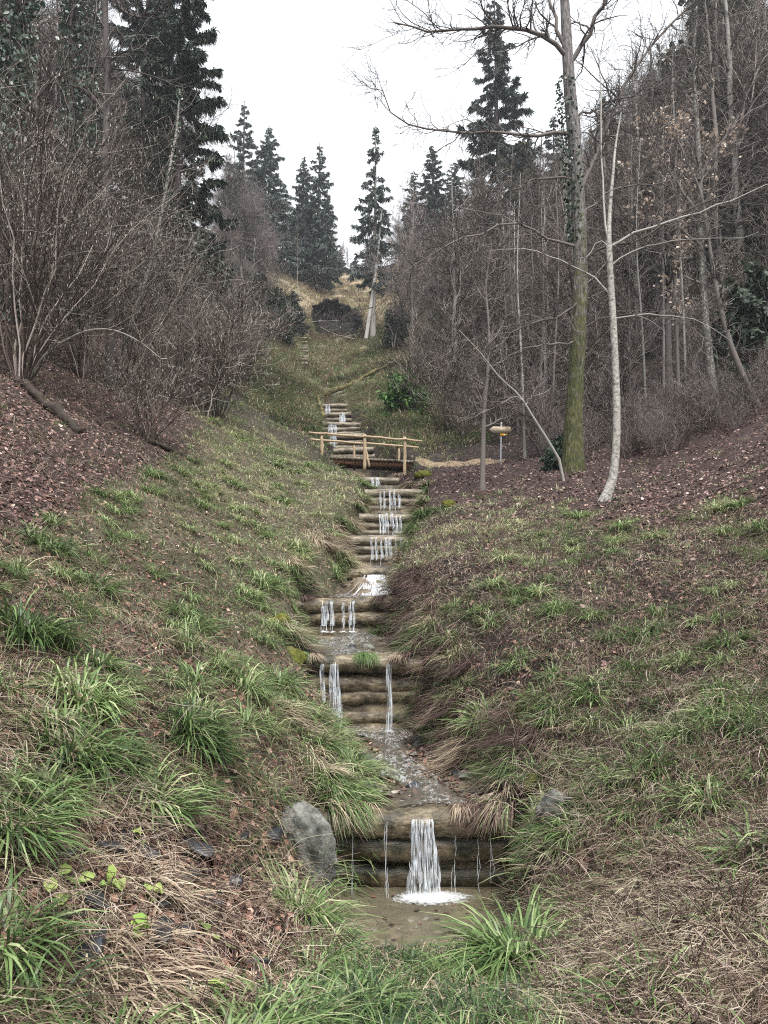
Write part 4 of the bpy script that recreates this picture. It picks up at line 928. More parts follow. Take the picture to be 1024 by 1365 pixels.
V, Q, T = prism2([(.085 + cxs, -.195), (.11 + cxs, -.24), (.15 + cxs, -.165), (.12 + cxs, -.16)], .012, -.055); MB().add(V, Q, T).build('sign_tip', M['white'], root)

# ------------------------------------------------------------------ fallen trunks
M['moss_log'] = noise_mat('mossy fallen trunk', [(.03, .026, .018), (.085, .075, .035), (.16, .14, .06), (.3, .25, .16)], (3, 3, 3), .9, .15, .7, 8, [.3, .45, .6, .8])
M['dark_log'] = noise_mat('rotten dark trunk', [(.02, .015, .012), (.045, .035, .028), (.09, .07, .055)], (4, 4, 4), .8, .25, .8, 8, [.3, .5, .75])
def fallen(name, label, pts, r0, r1, mat, k=16, lift=.0):
    c = resample(np.array(pts), k); o = np.array(c[0]); 
    R = np.linspace(r0, r1, k)[None] * (1 + .22 * rng.randn(1, k)); c[1:-1] += rng.randn(k - 2, 3) * r0 * .25
    V, Q, T, _ = tubes((c - o)[None], R, 12, cap=True)
    ob = MB().add(V, Q, T).build(name, M[mat]); ob.location = o
    return tag(ob, label, 'fallen log')
def up(p, h): return p + np.array([0, 0, h])
fallen('fallen_log', 'long mossy fallen trunk slanting across the slope above the top weir', [up(at_d(431, 46.2), .2), up(at_d(465, 48), .3), up(at_d(500, 50.5), .35), up(at_d(530, 53), .3)], .17, .10, 'moss_log')
fallen('fallen_log', 'shorter dark fallen log behind the mossy slanting trunk', [up(at_d(430, 51), .08), up(at_d(465, 52.5), .1), up(at_d(490, 54.0), .05)], .13, .08, 'dark_log')
fallen('fallen_log', 'dark rotten trunk lying down the leaf slope below the fanned hazel', [up(at(22, 512), .1), up(at(60, 545), .12), up(at(106, 580), .05)], .075, .085, 'dark_log')
fallen('fallen_branch', 'thin dark branch lying in the grass below the small brown bush', [up(at(200, 592), .06), up(at(225, 603), .07), up(at(252, 612), .04)], .05, .03, 'dark_log')
fallen('fallen_log', 'mossy log lying beside the upper weirs, pointing up the slope', [up(at_d(432, 37), .25), up(at_d(427, 40), .3), up(at_d(424, 43), .2)], .10, .08, 'moss_log')
fallen('fallen_log', 'dark fallen trunk lying across the woodland floor behind the white tree', [up(at_d(738, 32), .5), up(at_d(800, 33), .55), up(at_d(880, 35), .8)], .10, .06, 'dark_log')

# ------------------------------------------------------------------ wooden stairs on the upper meadow
root = None
s0, s1 = at_d(400, 54), at_d(399, 67)
root = thing('stairway', 'narrow wooden stairway climbing the upper meadow', 'stairs', s0)
for q in range(16):
    f = q / 15; y = 54 + 13 * f; p = at_d(400 + 3 * math.sin(f * 3), y) - s0
    V, Q, T = pole(rng, p + np.array([-.55, 0, .09]), p + np.array([.55, 0, .09]), .09, .085, k=4, bow=.01); MB().add(V, Q, T).build('step', M['log_far'], root)

# ------------------------------------------------------------------ cave outcrop: rock lintel, side walls, back
rng = RS(21)
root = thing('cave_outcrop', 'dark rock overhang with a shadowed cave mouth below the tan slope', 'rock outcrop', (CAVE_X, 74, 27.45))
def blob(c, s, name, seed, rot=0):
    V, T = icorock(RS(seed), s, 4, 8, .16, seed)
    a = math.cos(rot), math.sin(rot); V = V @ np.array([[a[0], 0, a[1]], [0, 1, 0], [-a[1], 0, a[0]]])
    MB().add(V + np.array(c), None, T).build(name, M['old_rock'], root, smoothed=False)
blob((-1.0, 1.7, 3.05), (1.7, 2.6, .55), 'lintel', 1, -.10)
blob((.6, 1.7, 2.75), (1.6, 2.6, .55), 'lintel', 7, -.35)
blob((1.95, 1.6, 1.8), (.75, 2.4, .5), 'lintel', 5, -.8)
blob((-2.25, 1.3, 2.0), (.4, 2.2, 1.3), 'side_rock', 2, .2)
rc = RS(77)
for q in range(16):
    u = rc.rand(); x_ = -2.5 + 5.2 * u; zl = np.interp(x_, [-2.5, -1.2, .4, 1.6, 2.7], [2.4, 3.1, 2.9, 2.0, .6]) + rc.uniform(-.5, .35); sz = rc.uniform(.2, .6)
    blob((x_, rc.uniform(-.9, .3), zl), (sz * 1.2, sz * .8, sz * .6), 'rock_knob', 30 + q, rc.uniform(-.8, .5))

# ------------------------------------------------------------------ bench at the crest
c = at_d(482, 112); c[2] = max(c[2], P(482, 364, 112)[2] - .25)
root = thing('bench', 'small dark bench on the skyline at the top of the slope', 'bench', c)
mb = MB(); box(mb, (0, 0, .42), (1.15, .42, .10), (0, .04, 0)); mb.build('seat', M['dark_log'], root)
for sx_ in (-.4, .4):
    mb = MB(); box(mb, (sx_, 0, .1), (.10, .36, .6)); mb.build('leg', M['dark_log'], root)

# ------------------------------------------------------------------ trees: variants
def trunk_line(rng, h, r, k=10, bend=.25, lean=0.):
    s = np.linspace(0, 1, k)
    x = np.cumsum(rng.randn(k)) * bend * h / 60; y = np.cumsum(rng.randn(k)) * bend * h / 60
    x -= x[0]; y -= y[0]
    Pn = np.stack([x + lean * h * s, y, h * s - .25], 1)[None]
    R = (r * (1 - s) ** .75 * .9 + r * .12 + r * .35 * np.exp(-s * 30))[None]
    return Pn, R

def mesh_tubes(mb, rng, Pn, R, sides, base=.5, var=.32):
    V, Q, _, vi = tubes(Pn, R, sides)
    mb.add(V, Q, rnd=np.clip(base + var * rng.randn(len(Pn)), 0, 1)[vi])

def bare_tree(rng, h, r, t0=.3, n1=26, n2=150, n3=700, n4=1600, ang=(.5, 1.15), l1=.30, mats=('bark', 'twig_brown'), up=.10, rmin=.006, bend=.25, lean=0., leaf=0, name='bare_tree'):
    """returns (trunk mesh, crown mesh)"""
    P0, R0 = trunk_line(rng, h, r, bend=bend, lean=lean)
    P1, R1 = grow(rng, P0, R0, n1, t0, .97, ang, lambda t, L, q: h * l1 * (1.15 - t) * (.55 + .8 * q), 7, .5, up, .16, rmin * 2, .25)
    tb = MB(); mesh_tubes(tb, rng, P0, R0, 8, .55, 0)
    cb = MB(); mesh_tubes(cb, rng, P1, R1, 4, .45)
    P2, R2 = grow(rng, P1, R1, n2, .15, 1, (.4, 1.0), lambda t, L, q: L * .5 * (.5 + .8 * q), 6, .55, up * .8, .2, rmin * 1.3, .35)
    mesh_tubes(cb, rng, P2, R2, 3, .5)
    if n3:
        P3, R3 = grow(rng, P2, R2, n3, .1, 1, (.4, 1.0), lambda t, L, q: L * .5 * (.5 + .9 * q), 5, .6, up * .8, .25, rmin, .5)
        mesh_tubes(cb, rng, P3, R3, 3, .55)
    if n4:
        P4, R4 = grow(rng, P3, R3, n4, .1, 1, (.3, 1.0), lambda t, L, q: np.maximum(L * .55, .15) * (.5 + .9 * q), 4, .7, up * .6, .25, rmin * .8, .6)
        mesh_tubes(cb, rng, P4, R4, 3, .6)
    if leaf:
        Pq = (P4 if n4 else P3); i = rng.randint(0, len(Pq), leaf); c = Pq[i, rng.randint(1, Pq.shape[1], leaf)]
        add_leaves(cb, rng, c, .05, (.93, 1.0))
    return tb.mesh(name + '_trunk', M[mats[0]]), cb.mesh(name + '_crown', M[mats[1]])

def add_leaves(mb, rng, c, size, rr=(0, 1), flat=0.0):
    n = len(c); nn = unit(rng.randn(n, 3) + np.array([0, 0, flat])); t = unit(np.cross(nn, rng.randn(n, 3))); s_ = np.cross(nn, t)
    sz = size * rng.uniform(.6, 1.3, n)
    Pn = c[:, None] + t[:, None] * (sz[:, None] * np.linspace(-.5, .5, 4)[None])[..., None]
    V, Q, vi = ribbons(Pn, sz[:, None] * np.array([.08, .36, .3, .04])[None], s_)
    mb.add(V, Q, rnd=rng.uniform(*rr, n)[vi])

def spruce(rng, h, r, wid, n1=95, ns=5200, t0=.10, droop=-.22, pw=.85, sw=.10, sl=(.30, .62), mats=('bark_dark', 'needle'), hang=.5, gap=.0):
    P0, R0 = trunk_line(rng, h, r, bend=.08)
    tb = MB(); mesh_tubes(tb, rng, P0, R0, 8, .4, 0)
    n = n1; t = t0 + (1 - t0) * np.sort(rng.rand(n)) ** .9 * .985
    an = np.arange(n) * 2.4 + rng.randn(n) * .5
    L = np.maximum(.25, wid * np.clip((1 - t) * 1.05, 0, 1) ** pw * rng.uniform(.35, 1.2, n) * np.minimum(1, .55 + (t - t0) * 4)); k = 6
    i = np.minimum((t * 9).astype(int), 8); a = (t * 9 - i)[:, None]
    base = P0[0, i] * (1 - a) + P0[0, i + 1] * a
    s = np.linspace(0, 1, k)
    dr = droop * (1.2 - t * 1.7)
    Pn = base[:, None] + np.stack([np.cos(an)[:, None] * s * L[:, None], np.sin(an)[:, None] * s * L[:, None], L[:, None] * (dr[:, None] * 1.6 * s - dr[:, None] * .9 * s ** 2.5)], -1)
    Pn[:, 1:] += rng.randn(n, k - 1, 3) * .04 * L[:, None, None]
    nb = MB()
    tb2 = tubes(Pn, np.linspace(.03, .008, k)[None] * (L / wid * 1.2 + .3)[:, None], 3); tb.add(tb2[0], tb2[1], rnd=.3)
    # sprays of needles along and hanging from each bough
    pi = rng.choice(n, ns, p=L ** 1.25 / (L ** 1.25).sum()); f = rng.uniform(.12 + gap, 1, ns) ** .8 * (k - 1); i = np.minimum(f.astype(int), k - 2); a = (f - i)[:, None]
    c = Pn[pi, i] * (1 - a) + Pn[pi, i + 1] * a; tan = unit(Pn[pi, i + 1] - Pn[pi, i])
    sdv = unit(np.cross(tan, np.array([0, 0, 1.0])))
    lat = rng.uniform(-1.1, 1.1, ns)[:, None]
    d = unit(tan * .55 + sdv * lat + np.array([0, 0, -1]) * rng.uniform(-.15, hang * 1.8, ns)[:, None])
    ln = rng.uniform(*sl, ns) * np.minimum(1, .35 + L[pi] / wid)
    Q3 = np.stack([c, c + d * ln[:, None] * .5 + rng.randn(ns, 3) * .03, c + d * ln[:, None] + np.array([0, 0, -.25]) * ln[:, None]], 1)
    sv = unit(np.cross(d, rng.randn(ns, 3)))
    W = sw * rng.uniform(.5, 1.2, ns)[:, None] * np.array([.5, 1, .15])[None]
    V, Q, vi = ribbons(Q3, W, sv)
    nb.add(V, Q, rnd=np.clip(.45 + .22 * rng.randn(ns), 0, 1)[vi])
    return tb.mesh('spruce_trunk', M[mats[0]]), nb.mesh('spruce_crown', M[mats[1]])

def shrub(rng, h, ns=14, n2=110, n3=500, n4=900, spread=.45, r=.018, rmin=.005, mats='twig_brown', buds=0, arch=.0, budsize=.05, base=.08):
    P0 = np.zeros((1, 2, 3)); k = 9
    an = rng.uniform(0, 6.283, ns); lean = spread * np.sqrt(rng.rand(ns)); L = h * rng.uniform(.6, 1.1, ns)
    s = np.linspace(0, 1, k)[None]
    Pn = np.zeros((ns, k, 3)); hor = lean[:, None] * (s + .5 * s * s); 
    Pn[:, :, 0] = np.cos(an)[:, None] * (L[:, None] * hor * .8 + base); Pn[:, :, 1] = np.sin(an)[:, None] * (L[:, None] * hor * .8 + base)
    Pn[:, :, 2] = L[:, None] * (s - arch * s ** 2.5) - .1
    Pn[:, 1:] += np.cumsum(rng.randn(ns, k - 1, 3), 1) * .012 * h
    R = r * rng.uniform(.5, 1.4, ns)[:, None] * (1 - .75 * s)
    cb = MB(); tb = MB(); mesh_tubes(tb, rng, Pn, R, 5, .5)
    P2, R2 = grow(rng, Pn, R, n2, .2, 1, (.25, .8), lambda t, L, q: L * .35 * (.5 + .9 * q), 6, .6, .08, .16, rmin * 1.2, .4)
    mesh_tubes(cb, rng, P2, R2, 3, .5)
    P3, R3 = grow(rng, P2, R2, n3, .1, 1, (.3, .9), lambda t, L, q: L * .5 * (.5 + .9 * q), 5, .65, .06, .2, rmin, .5)
    mesh_tubes(cb, rng, P3, R3, 3, .55)
    P4 = P3
    if n4:
        P4, R4 = grow(rng, P3, R3, n4, .1, 1, (.3, .9), lambda t, L, q: np.maximum(L * .6, .1) * (.5 + .9 * q), 4, .7, .05, .2, rmin * .8, .6)
        mesh_tubes(cb, rng, P4, R4, 3, .6)
    ms = [tb.mesh('shrub_stems', M[mats]), cb.mesh('shrub_crown', M[mats])]
    if buds:
        i = rng.randint(0, len(P4), buds); c = P4[i, rng.randint(1, P4.shape[1], buds)]
        bb = MB(); hang = np.stack([c, c + np.array([0, 0, -.5]) * budsize, c + np.array([0, 0, -1]) * budsize], 1)
        V, Q, _, vi = tubes(hang, np.full((buds, 3), budsize * .14), 3); bb.add(V, Q, rnd=rng.rand(buds)[vi])
        ms.append(bb.mesh('shrub_catkins', M['catkin']))
    return ms

def evergreen(rng, h, wid, ns=2600, mat='olive', size=.22, n1=40, n2=260, trunk_r=.12, pts=.0):
    P0, R0 = trunk_line(rng, h, trunk_r, bend=.3)
    P1, R1 = grow(rng, P0, R0, n1, .08, 1, (.6, 1.4), lambda t, L, q: wid * (1.1 - .75 * t) * (.5 + .7 * q), 6, .5, .06, .2, .012)
    P2, R2 = grow(rng, P1, R1, n2, .2, 1, (.4, 1.1), lambda t, L, q: L * .45 * (.5 + .8 * q), 5, .5, .02, .22, .008)
    tb = MB(); mesh_tubes(tb, rng, P0, R0, 7, .4, 0); mesh_tubes(tb, rng, P1, R1, 3, .35)
    cb = MB()
    i = rng.randint(0, n2, ns); j = rng.randint(1, 5, ns); c = P2[i, j] + rng.randn(ns, 3) * size * .35
    d = unit(P2[i, j] - P2[i, j - 1] + rng.randn(ns, 3) * .6 + np.array([0, 0, -.2])); ln = size * rng.uniform(.5, 1.3, ns)
    Q3 = np.stack([c, c + d * ln[:, None] * .5, c + d * ln[:, None] + np.array([0, 0, -.1]) * ln[:, None]], 1)
    V, Q, vi = ribbons(Q3, size * .3 * rng.uniform(.5, 1.2, ns)[:, None] * np.array([.4, 1, .2])[None], unit(np.cross(d, rng.randn(ns, 3))))
    cl = np.clip(.45 + .2 * rng.randn(n2)[i] + .12 * rng.randn(ns), 0, 1)
    cb.add(V, Q, rnd=cl[vi])
    return tb.mesh('evergreen_trunk', M['bark_dark']), cb.mesh('evergreen_crown', M[mat])

def plant(name, meshes, names, label, cat, loc, rz=0, scale=1, group=None, tilt=(0, 0)):
    t = thing(name, label, cat, loc, rz, scale, group); t.rotation_euler = (tilt[0], tilt[1], float(rz))
    for me, nm in zip(meshes, names):
        o = link(nm, me, t)
        if nm == 'catkins': o['kind'] = 'stuff'
    return t

TC = ('trunk', 'crown'); SC_ = ('stems', 'twigs', 'catkins')
rng = RS(42)
# ---------------- the wood on both sides
SKY_L = [(-200, -400), (0, -260), (150, -60), (190, -60), (265, 20), (278, 130), (300, 185), (330, 200), (380, 230), (430, 300), (445, 330)]
SKY_R = [(485, 330), (500, 260), (530, 225), (560, 210), (600, 205), (640, 180), (700, 150), (760, 115), (800, 80), (850, 40), (890, -10), (930, -60), (1024, -200), (1300, -400)]
near_v = [bare_tree(RS(100 + i), 18, .15 + .02 * (i % 3), t0=.22, n1=30, n2=190, n3=900, n4=2000, l1=.27, mats=(('bark', 'twig_brown'), ('bark_dark', 'twig_brown'), ('bark_pale', 'twig_brown'))[i % 3], rmin=.007) for i in range(6)]
slim_v = [bare_tree(RS(140 + i), 14, .085, t0=.3, n1=24, n2=110, n3=480, n4=900, l1=.18, ang=(.35, .8), mats=(('bark', 'twig_brown'), ('bark_pale', 'twig_brown'))[i % 2], rmin=.007, up=.15, bend=.4) for i in range(4)]
far_v = [bare_tree(RS(180 + i), 18, .17, t0=.2, n1=30, n2=200, n3=1000, n4=1500, l1=.28, mats=('bark', 'twig_mauve' if i % 2 else 'twig_brown'), rmin=.014) for i in range(3)]

def sky_y(px):
    return np.interp(px, [a for a, _ in SKY_L], [b for _, b in SKY_L]) if px < 465 else np.interp(px, [a for a, _ in SKY_R], [b for _, b in SKY_R])

protos = {}
def inst(key, name, meshes, names, label, cat, group, loc, rz, scale):
    if key not in protos:
        protos[key] = plant(name, meshes, names, label, cat, loc, rz, scale, group); return protos[key]
    return dup(protos[key], loc, rz, scale, label, group)

def wood(n, side, d0, d1, kinds, label, group, prob_h=(.6, 1.02), gap=.8, xmax=1.0):
    placed = []; tries = 0
    while len(placed) < n and tries < n * 60:
        tries += 1
        d = math.exp(rng.uniform(math.log(d0), math.log(d1)))
        px = rng.uniform(-120, 440) if side < 0 else rng.uniform(500, 1150)
        p = at_d(px, d)
        # keep the open valley clear
        l, r = chan(d)
        if side < 0 and p[0] > l - (5.2 + .05 * d): continue
        if side > 0 and p[0] < r + (3.6 if d > 40 else 4.5): continue
        if side > 0 and px < 545 and d < 90: continue
        if side < 0 and px > 370 and d < 84: continue
        if side > 0 and d < 26 and px < 900: continue
        if side < 0 and 135 < px < 300 and d < 52: continue
        if side < 0 and px < 140 and d < 31: continue
        if any((p[0] - q[0]) ** 2 + (p[1] - q[1]) ** 2 < gap ** 2 for q in placed): continue
        ty = sky_y(px) + rng.uniform(0, 90)
        zt = P(px, ty, d)[2] - p[2]
        v = kinds[rng.randint(len(kinds))]; hh = v[2]
        h = min(zt, hh * 1.25)
        if h < 4.5: continue
        h *= rng.uniform(*prob_h)
        sc_ = max(.35, h / hh)
        inst((label, v[3]), 'bare_tree', v[:2], TC, label, 'tree', group, (p[0], p[1], p[2] - .1), rng.rand() * 6.28, (sc_ ** .75, sc_ ** .75, sc_))
        placed.append(p)
    return placed
NV = [(a, b, 18, i) for i, (a, b) in enumerate(near_v)]; SV = [(a, b, 14, 20 + i) for i, (a, b) in enumerate(slim_v)]; FV = [(a, b, 18, 40 + i) for i, (a, b) in enumerate(far_v)]
wood(34, -1, 20, 48, NV, 'tall leafless grey tree in the dark wood above the hazel bushes', 'leafless trees in the dark wood above the hazels')
wood(26, -1, 48, 105, FV, 'leafless tree higher up the shaded slope beside the spruces', 'leafless trees up the shaded slope')
wood(62, 1, 27, 55, NV + SV, 'slim leafless tree in the wood behind the mossy trunk', 'slim leafless trees behind the mossy trunk', gap=.9)
wood(62, 1, 48, 110, FV + SV[:2], 'leafless tree on the far wooded slope near the skyline', 'leafless trees on the far wooded slope', gap=1.2)

for i in range(34):
    px = rng.uniform(700, 1000); d = rng.uniform(40, 66); p = at_d(px, d); ty = np.interp(px, [700, 760, 820, 870, 920, 1000], [180, 150, 105, 45, -30, -120]) + rng.uniform(0, 50); h = P(px, ty, d)[2] - p[2]
    v = NV[i % 6]; inst(('upper', i % 6), 'bare_tree', v[:2], TC, 'tall leafless tree on the steep slope under the olive evergreens', 'tree', 'tall leafless trees on the steep slope', p - np.array([0, 0, .2]), i * 1.3, (max(.5, h / 18) * .8, max(.5, h / 18) * .8, h / 18))

# undergrowth saplings and brush
brush_v = [shrub(RS(300 + i), 3.6, 12, 90, 420, 600, .45, .016, .0065, ('twig_brown', 'twig_brown', 'twig_mauve')[i % 3], buds=260, budsize=.05) for i in range(4)]
def brush(n, side, d0, d1, label, group, hs, pxr=None, pyr=None):
    c = 0; tries = 0
    while c < n and tries < n * 60:
        tries += 1
        d = math.exp(rng.uniform(math.log(d0), math.log(d1))); px = rng.uniform(*(pxr or ((-60, 420) if side < 0 else (540, 1080))))
        p = at_d(px, d); l, r = chan(d)
        if side < 0 and p[0] > l - 3.4 - .02 * d: continue
        if side > 0 and p[0] < r + 2.8: continue
        q = proj(*p)[1]
        if 625 < px < 712 and d < 28.5: continue
        if 500 < px < 588 and d < 41: continue
        if side < 0 and px > 170 and d < 34 and hs[1] > 4: hs2 = (2., 3.3)
        else: hs2 = hs
        if pyr and not (pyr[0] < q < pyr[1]): continue
        v = rng.randint(len(brush_v)); s = rng.uniform(*hs2) / 3.6
        inst((label, v), 'bush', brush_v[v], SC_, label, 'bush', group, (p[0], p[1], p[2] - .05), rng.rand() * 6.28, (s * rng.uniform(1, 1.35), s * rng.uniform(1, 1.35), s)); c += 1
brush(30, -1, 20, 42, 'brown leafless bush with pale buds in the thicket under the dark wood', 'leafless bushes under the dark wood', (2.5, 5.0), pyr=(300, 560))
brush(28, -1, 40, 85, 'grey leafless bush along the upper edge of the open slope', 'leafless bushes up the slope', (2.2, 4.0), pxr=(-60, 365))
brush(100, 1, 25, 50, 'thin leafless bush on the woodland floor behind the signpost', 'leafless bushes behind the signpost', (1.2, 4.0))
brush(35, 1, 50, 95, 'leafless bush on the far wooded slope', 'leafless bushes on the far wooded slope', (2.0, 4.5), pxr=(570, 1080))

brush(60, 1, 19.5, 27, 'low tangled bramble bush at the edge of the leaf covered shelf', 'bramble bushes along the leaf shelf', (.6, 1.5), pxr=(690, 1060), pyr=(450, 612))
brush(30, 1, 30, 62, 'low brown bush on the slope beside the yew', 'low bushes beside the yew', (.8, 2.2), pxr=(570, 690), pyr=(440, 620))
brush(14, -1, 76, 98, 'small reddish bush on the tan slope above the cave', 'small bushes on the tan slope', (.8, 1.8), pxr=(395, 445), pyr=(370, 402))
# ---------------- spruces
spA = spruce(RS(1), 24, .26, 4.4, 220, 80000, .05, hang=.8, pw=.6, sw=.05, sl=(.22, .55))
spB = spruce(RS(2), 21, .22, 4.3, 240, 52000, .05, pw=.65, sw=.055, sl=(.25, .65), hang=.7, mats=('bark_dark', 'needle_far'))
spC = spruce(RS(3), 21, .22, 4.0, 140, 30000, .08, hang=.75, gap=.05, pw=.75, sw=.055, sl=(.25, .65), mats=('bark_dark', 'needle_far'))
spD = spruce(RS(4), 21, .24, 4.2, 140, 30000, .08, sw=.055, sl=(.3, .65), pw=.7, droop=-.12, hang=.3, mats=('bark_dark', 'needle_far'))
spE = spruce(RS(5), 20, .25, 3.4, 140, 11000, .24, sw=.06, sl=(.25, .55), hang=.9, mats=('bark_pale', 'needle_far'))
def conifer(v, hv, px, topy, d, label, basez=None, wide=1.0, rz=0., drop=.3, name='spruce_tree', group=None):
    p = at_d(px, d); top = P(px, topy, d)[2]; s = (top - p[2] + drop) / hv
    return plant(name, v, TC, label, 'spruce', (p[0], p[1], p[2] - drop), rz, (s * wide, s * wide, s), group)
conifer(spA, 24, 232, -95, 36, 'huge dark spruce with hanging boughs at the edge of the wood', wide=.95)
conifer(spA, 24, 180, -140, 44, 'second tall dark spruce just behind the huge one', wide=.8, rz=2)
conifer(spC, 21, 322, 132, 88, 'spruce with a thin ragged top, tallest of the group on the ridge', wide=.95)
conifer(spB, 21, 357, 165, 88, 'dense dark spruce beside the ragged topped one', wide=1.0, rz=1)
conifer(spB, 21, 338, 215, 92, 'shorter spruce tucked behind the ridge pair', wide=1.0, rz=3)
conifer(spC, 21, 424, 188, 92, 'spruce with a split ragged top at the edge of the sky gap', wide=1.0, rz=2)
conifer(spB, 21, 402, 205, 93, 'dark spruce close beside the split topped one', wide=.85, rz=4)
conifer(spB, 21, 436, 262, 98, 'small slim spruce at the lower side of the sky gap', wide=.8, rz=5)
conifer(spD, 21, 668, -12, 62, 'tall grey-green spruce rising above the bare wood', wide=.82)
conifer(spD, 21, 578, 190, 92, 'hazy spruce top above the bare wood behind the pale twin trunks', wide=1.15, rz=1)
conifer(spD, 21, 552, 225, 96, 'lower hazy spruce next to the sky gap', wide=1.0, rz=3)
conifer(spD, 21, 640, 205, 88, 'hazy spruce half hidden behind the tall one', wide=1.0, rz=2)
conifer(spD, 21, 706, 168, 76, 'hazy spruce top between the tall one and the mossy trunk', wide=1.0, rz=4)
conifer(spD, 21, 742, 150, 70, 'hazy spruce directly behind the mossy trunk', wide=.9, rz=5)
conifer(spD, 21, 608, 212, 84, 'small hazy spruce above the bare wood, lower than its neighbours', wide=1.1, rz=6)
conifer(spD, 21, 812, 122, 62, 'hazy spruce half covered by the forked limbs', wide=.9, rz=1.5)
conifer(spB, 21, 492, 318, 118, 'small dark spruce at the crest beside the bench', wide=1.3, rz=2)
conifer(spB, 21, 453, 330, 122, 'tiny spruce on the crest between bare saplings', wide=1.2, rz=4)
conifer(spB, 21, 474, 342, 125, 'tiniest spruce on the skyline beside the bench', wide=1.6, rz=1)
conifer(spB, 21, 391, 386, 66, 'young spruce standing alone on the tan slope', wide=1.9, rz=1)
for i in range(26):
    px = rng.uniform(278, 445) if i < 18 else rng.uniform(520, 600); d = rng.uniform(94, 110); p = at_d(px, d); ty = np.interp(px, [278, 330, 380, 430, 445, 520, 600], [170, 205, 215, 255, 310, 250, 235]) + rng.uniform(0, 60); h = P(px, ty, d)[2] - p[2]
    if h < 3: continue
    v = FV[i % 3]; inst(('ridge', i % 3), 'bare_tree', v[:2], TC, 'bare brown tree standing between the spruces along the ridge', 'tree', 'bare trees between the ridge spruces', p - np.array([0, 0, .2]), i * 1.1, (h / 18 * .8, h / 18 * .8, h / 18))
# twin pale trunks with a thin hanging crown
p1 = at_d(497, 68)
t = plant('twin_spruce', spE, TC, 'pale trunked conifer with a thin grey hanging crown beside the cave', 'conifer', (p1[0], p1[1], p1[2] - .3), 0, ((P(510, 158, 68)[2] - p1[2]) / 20,) * 3, tilt=(0, .01))
t.scale = (1.05, 1.05, t.scale[2])
Pn = resample(np.array([P(488, 452, 67.5), P(495, 400, 67.5), P(502, 340, 67.7), P(507, 280, 68)]), 10) - np.array(t.location)
mb = MB(); V, Q, _, _ = tubes(Pn[None], np.linspace(.20, .08, 10)[None], 8); mb.add(V, Q, rnd=.85)
second = mb.build('second_trunk', M['bark_pale']); second.location = t.location; 
second.parent = t; second.location = (0, 0, 0); second.scale = [1 / s for s in t.scale]

for q, (px, py) in enumerate([(432, 447), (448, 450), (466, 445)]):
    p = at(px, py, 60); plant('bush', brush_v[q], SC_, 'thin bare stems standing before the cave mouth', 'bush', p, q, .55, 'bare stems before the cave')

# saplings on the crest, against the sky
for i, (px, ty) in enumerate([(441, 318), (446, 306), (458, 312), (463, 322), (437, 330), (468, 345)]):
    d = 116; p = at_d(px, d); h = P(px, ty, d)[2] - p[2]; v = FV[i % 3]
    inst(('crest', i % 3), 'bare_tree', v[:2], TC, 'slender bare sapling standing on the crest against the sky', 'tree', 'saplings on the crest', p - np.array([0, 0, .2]), i * 1.3, (h / 18 * .55, h / 18 * .55, h / 18))
# mauve broad crowned tree below the ridge spruces
mv = bare_tree(RS(77), 15, .2, t0=.12, n1=46, n2=420, n3=2600, n4=5200, l1=.36, ang=(.3, .85), mats=('bark', 'twig_mauve'), rmin=.013, up=.12)
for px, ty, d, lab, wd in ((322, 225, 70, 'round mauve twigged tree in front of the ridge spruces', .85), (300, 270, 66, 'lower mauve twigged tree beside the round one', .8), (352, 290, 74, 'small mauve twigged tree at the edge of the tan slope', .8)):
    p = at_d(px, d); h = P(px, ty, d)[2] - p[2]
    plant('round_tree', mv, TC, lab, 'tree', p - np.array([0, 0, .2]), px, (h / 15 * wd, h / 15 * wd, h / 15))
# thin pale pole-like trunk before the split spruce
p = at_d(396, 80); h = P(396, 290, 80)[2] - p[2]
plant('slim_tree', slim_v[1], TC, 'single thin pale trunk in front of the dark split topped spruce', 'tree', p, 0, (h / 14 * .5, h / 14 * .5, h / 14))

# ---------------- evergreens
evY = evergreen(RS(9), 3.2, 2.0, 4200, 'needle_lit', .34, 44, 300, .06)
evD = evergreen(RS(10), 5, 2.6, 5200, 'needle', .34, 50, 320, .08)
evO = evergreen(RS(12), 16, 5.2, 9000, 'olive', .55, 60, 520, .25)
evH = evergreen(RS(13), 2.0, 1.1, 2600, 'ivy', .16, 40, 240, .05)
def bush_e(v, hv, px, base_d, topy, lab, wide=1., cat='evergreen bush', name='evergreen_bush', rz=0, sink=.15):
    p = at_d(px, base_d); h = P(px, topy, base_d)[2] - p[2]; s = h / hv
    plant(name, v, TC, lab, cat, (p[0], p[1], p[2] - sink), rz, (s * wide, s * wide, s))
bush_e(evY, 3.2, 540, 37, 496, 'bright green yew bush beside the upper weirs', 1.05)
bush_e(evY, 3.2, 515, 36, 545, 'low darker yew spray in front of the bright one', .8, rz=2)
bush_e(evD, 5, 346, 58, 372, 'dark green bush at the foot of the mauve trees', 1.1)
bush_e(evD, 5, 372, 60, 395, 'smaller dark bush beside the young spruce', 1.0, rz=2)
bush_e(evD, 5, 1005, 25, 365, 'dark evergreen bush at the picture edge behind the leaning trunk', .85, rz=1)
bush_e(evD, 5, 985, 23, 480, 'low dark evergreen bush by the foot of the leaning trunk', .9, rz=4)
bush_e(evH, 2.0, 748, 20.5, 572, 'small holly bush at the foot of the mossy trunk', 1.0)
bush_e(evD, 5, 530, 62, 405, 'dark shrub beside the pale twin trunks', .8, rz=3)
bush_e(evD, 5, 250, 33, 330, 'dense dark undergrowth spruce below the huge spruce', .9, rz=3)
bush_e(evD, 5, 205, 36, 400, 'dark low evergreen in the thicket under the huge spruce', 1.2, rz=5)
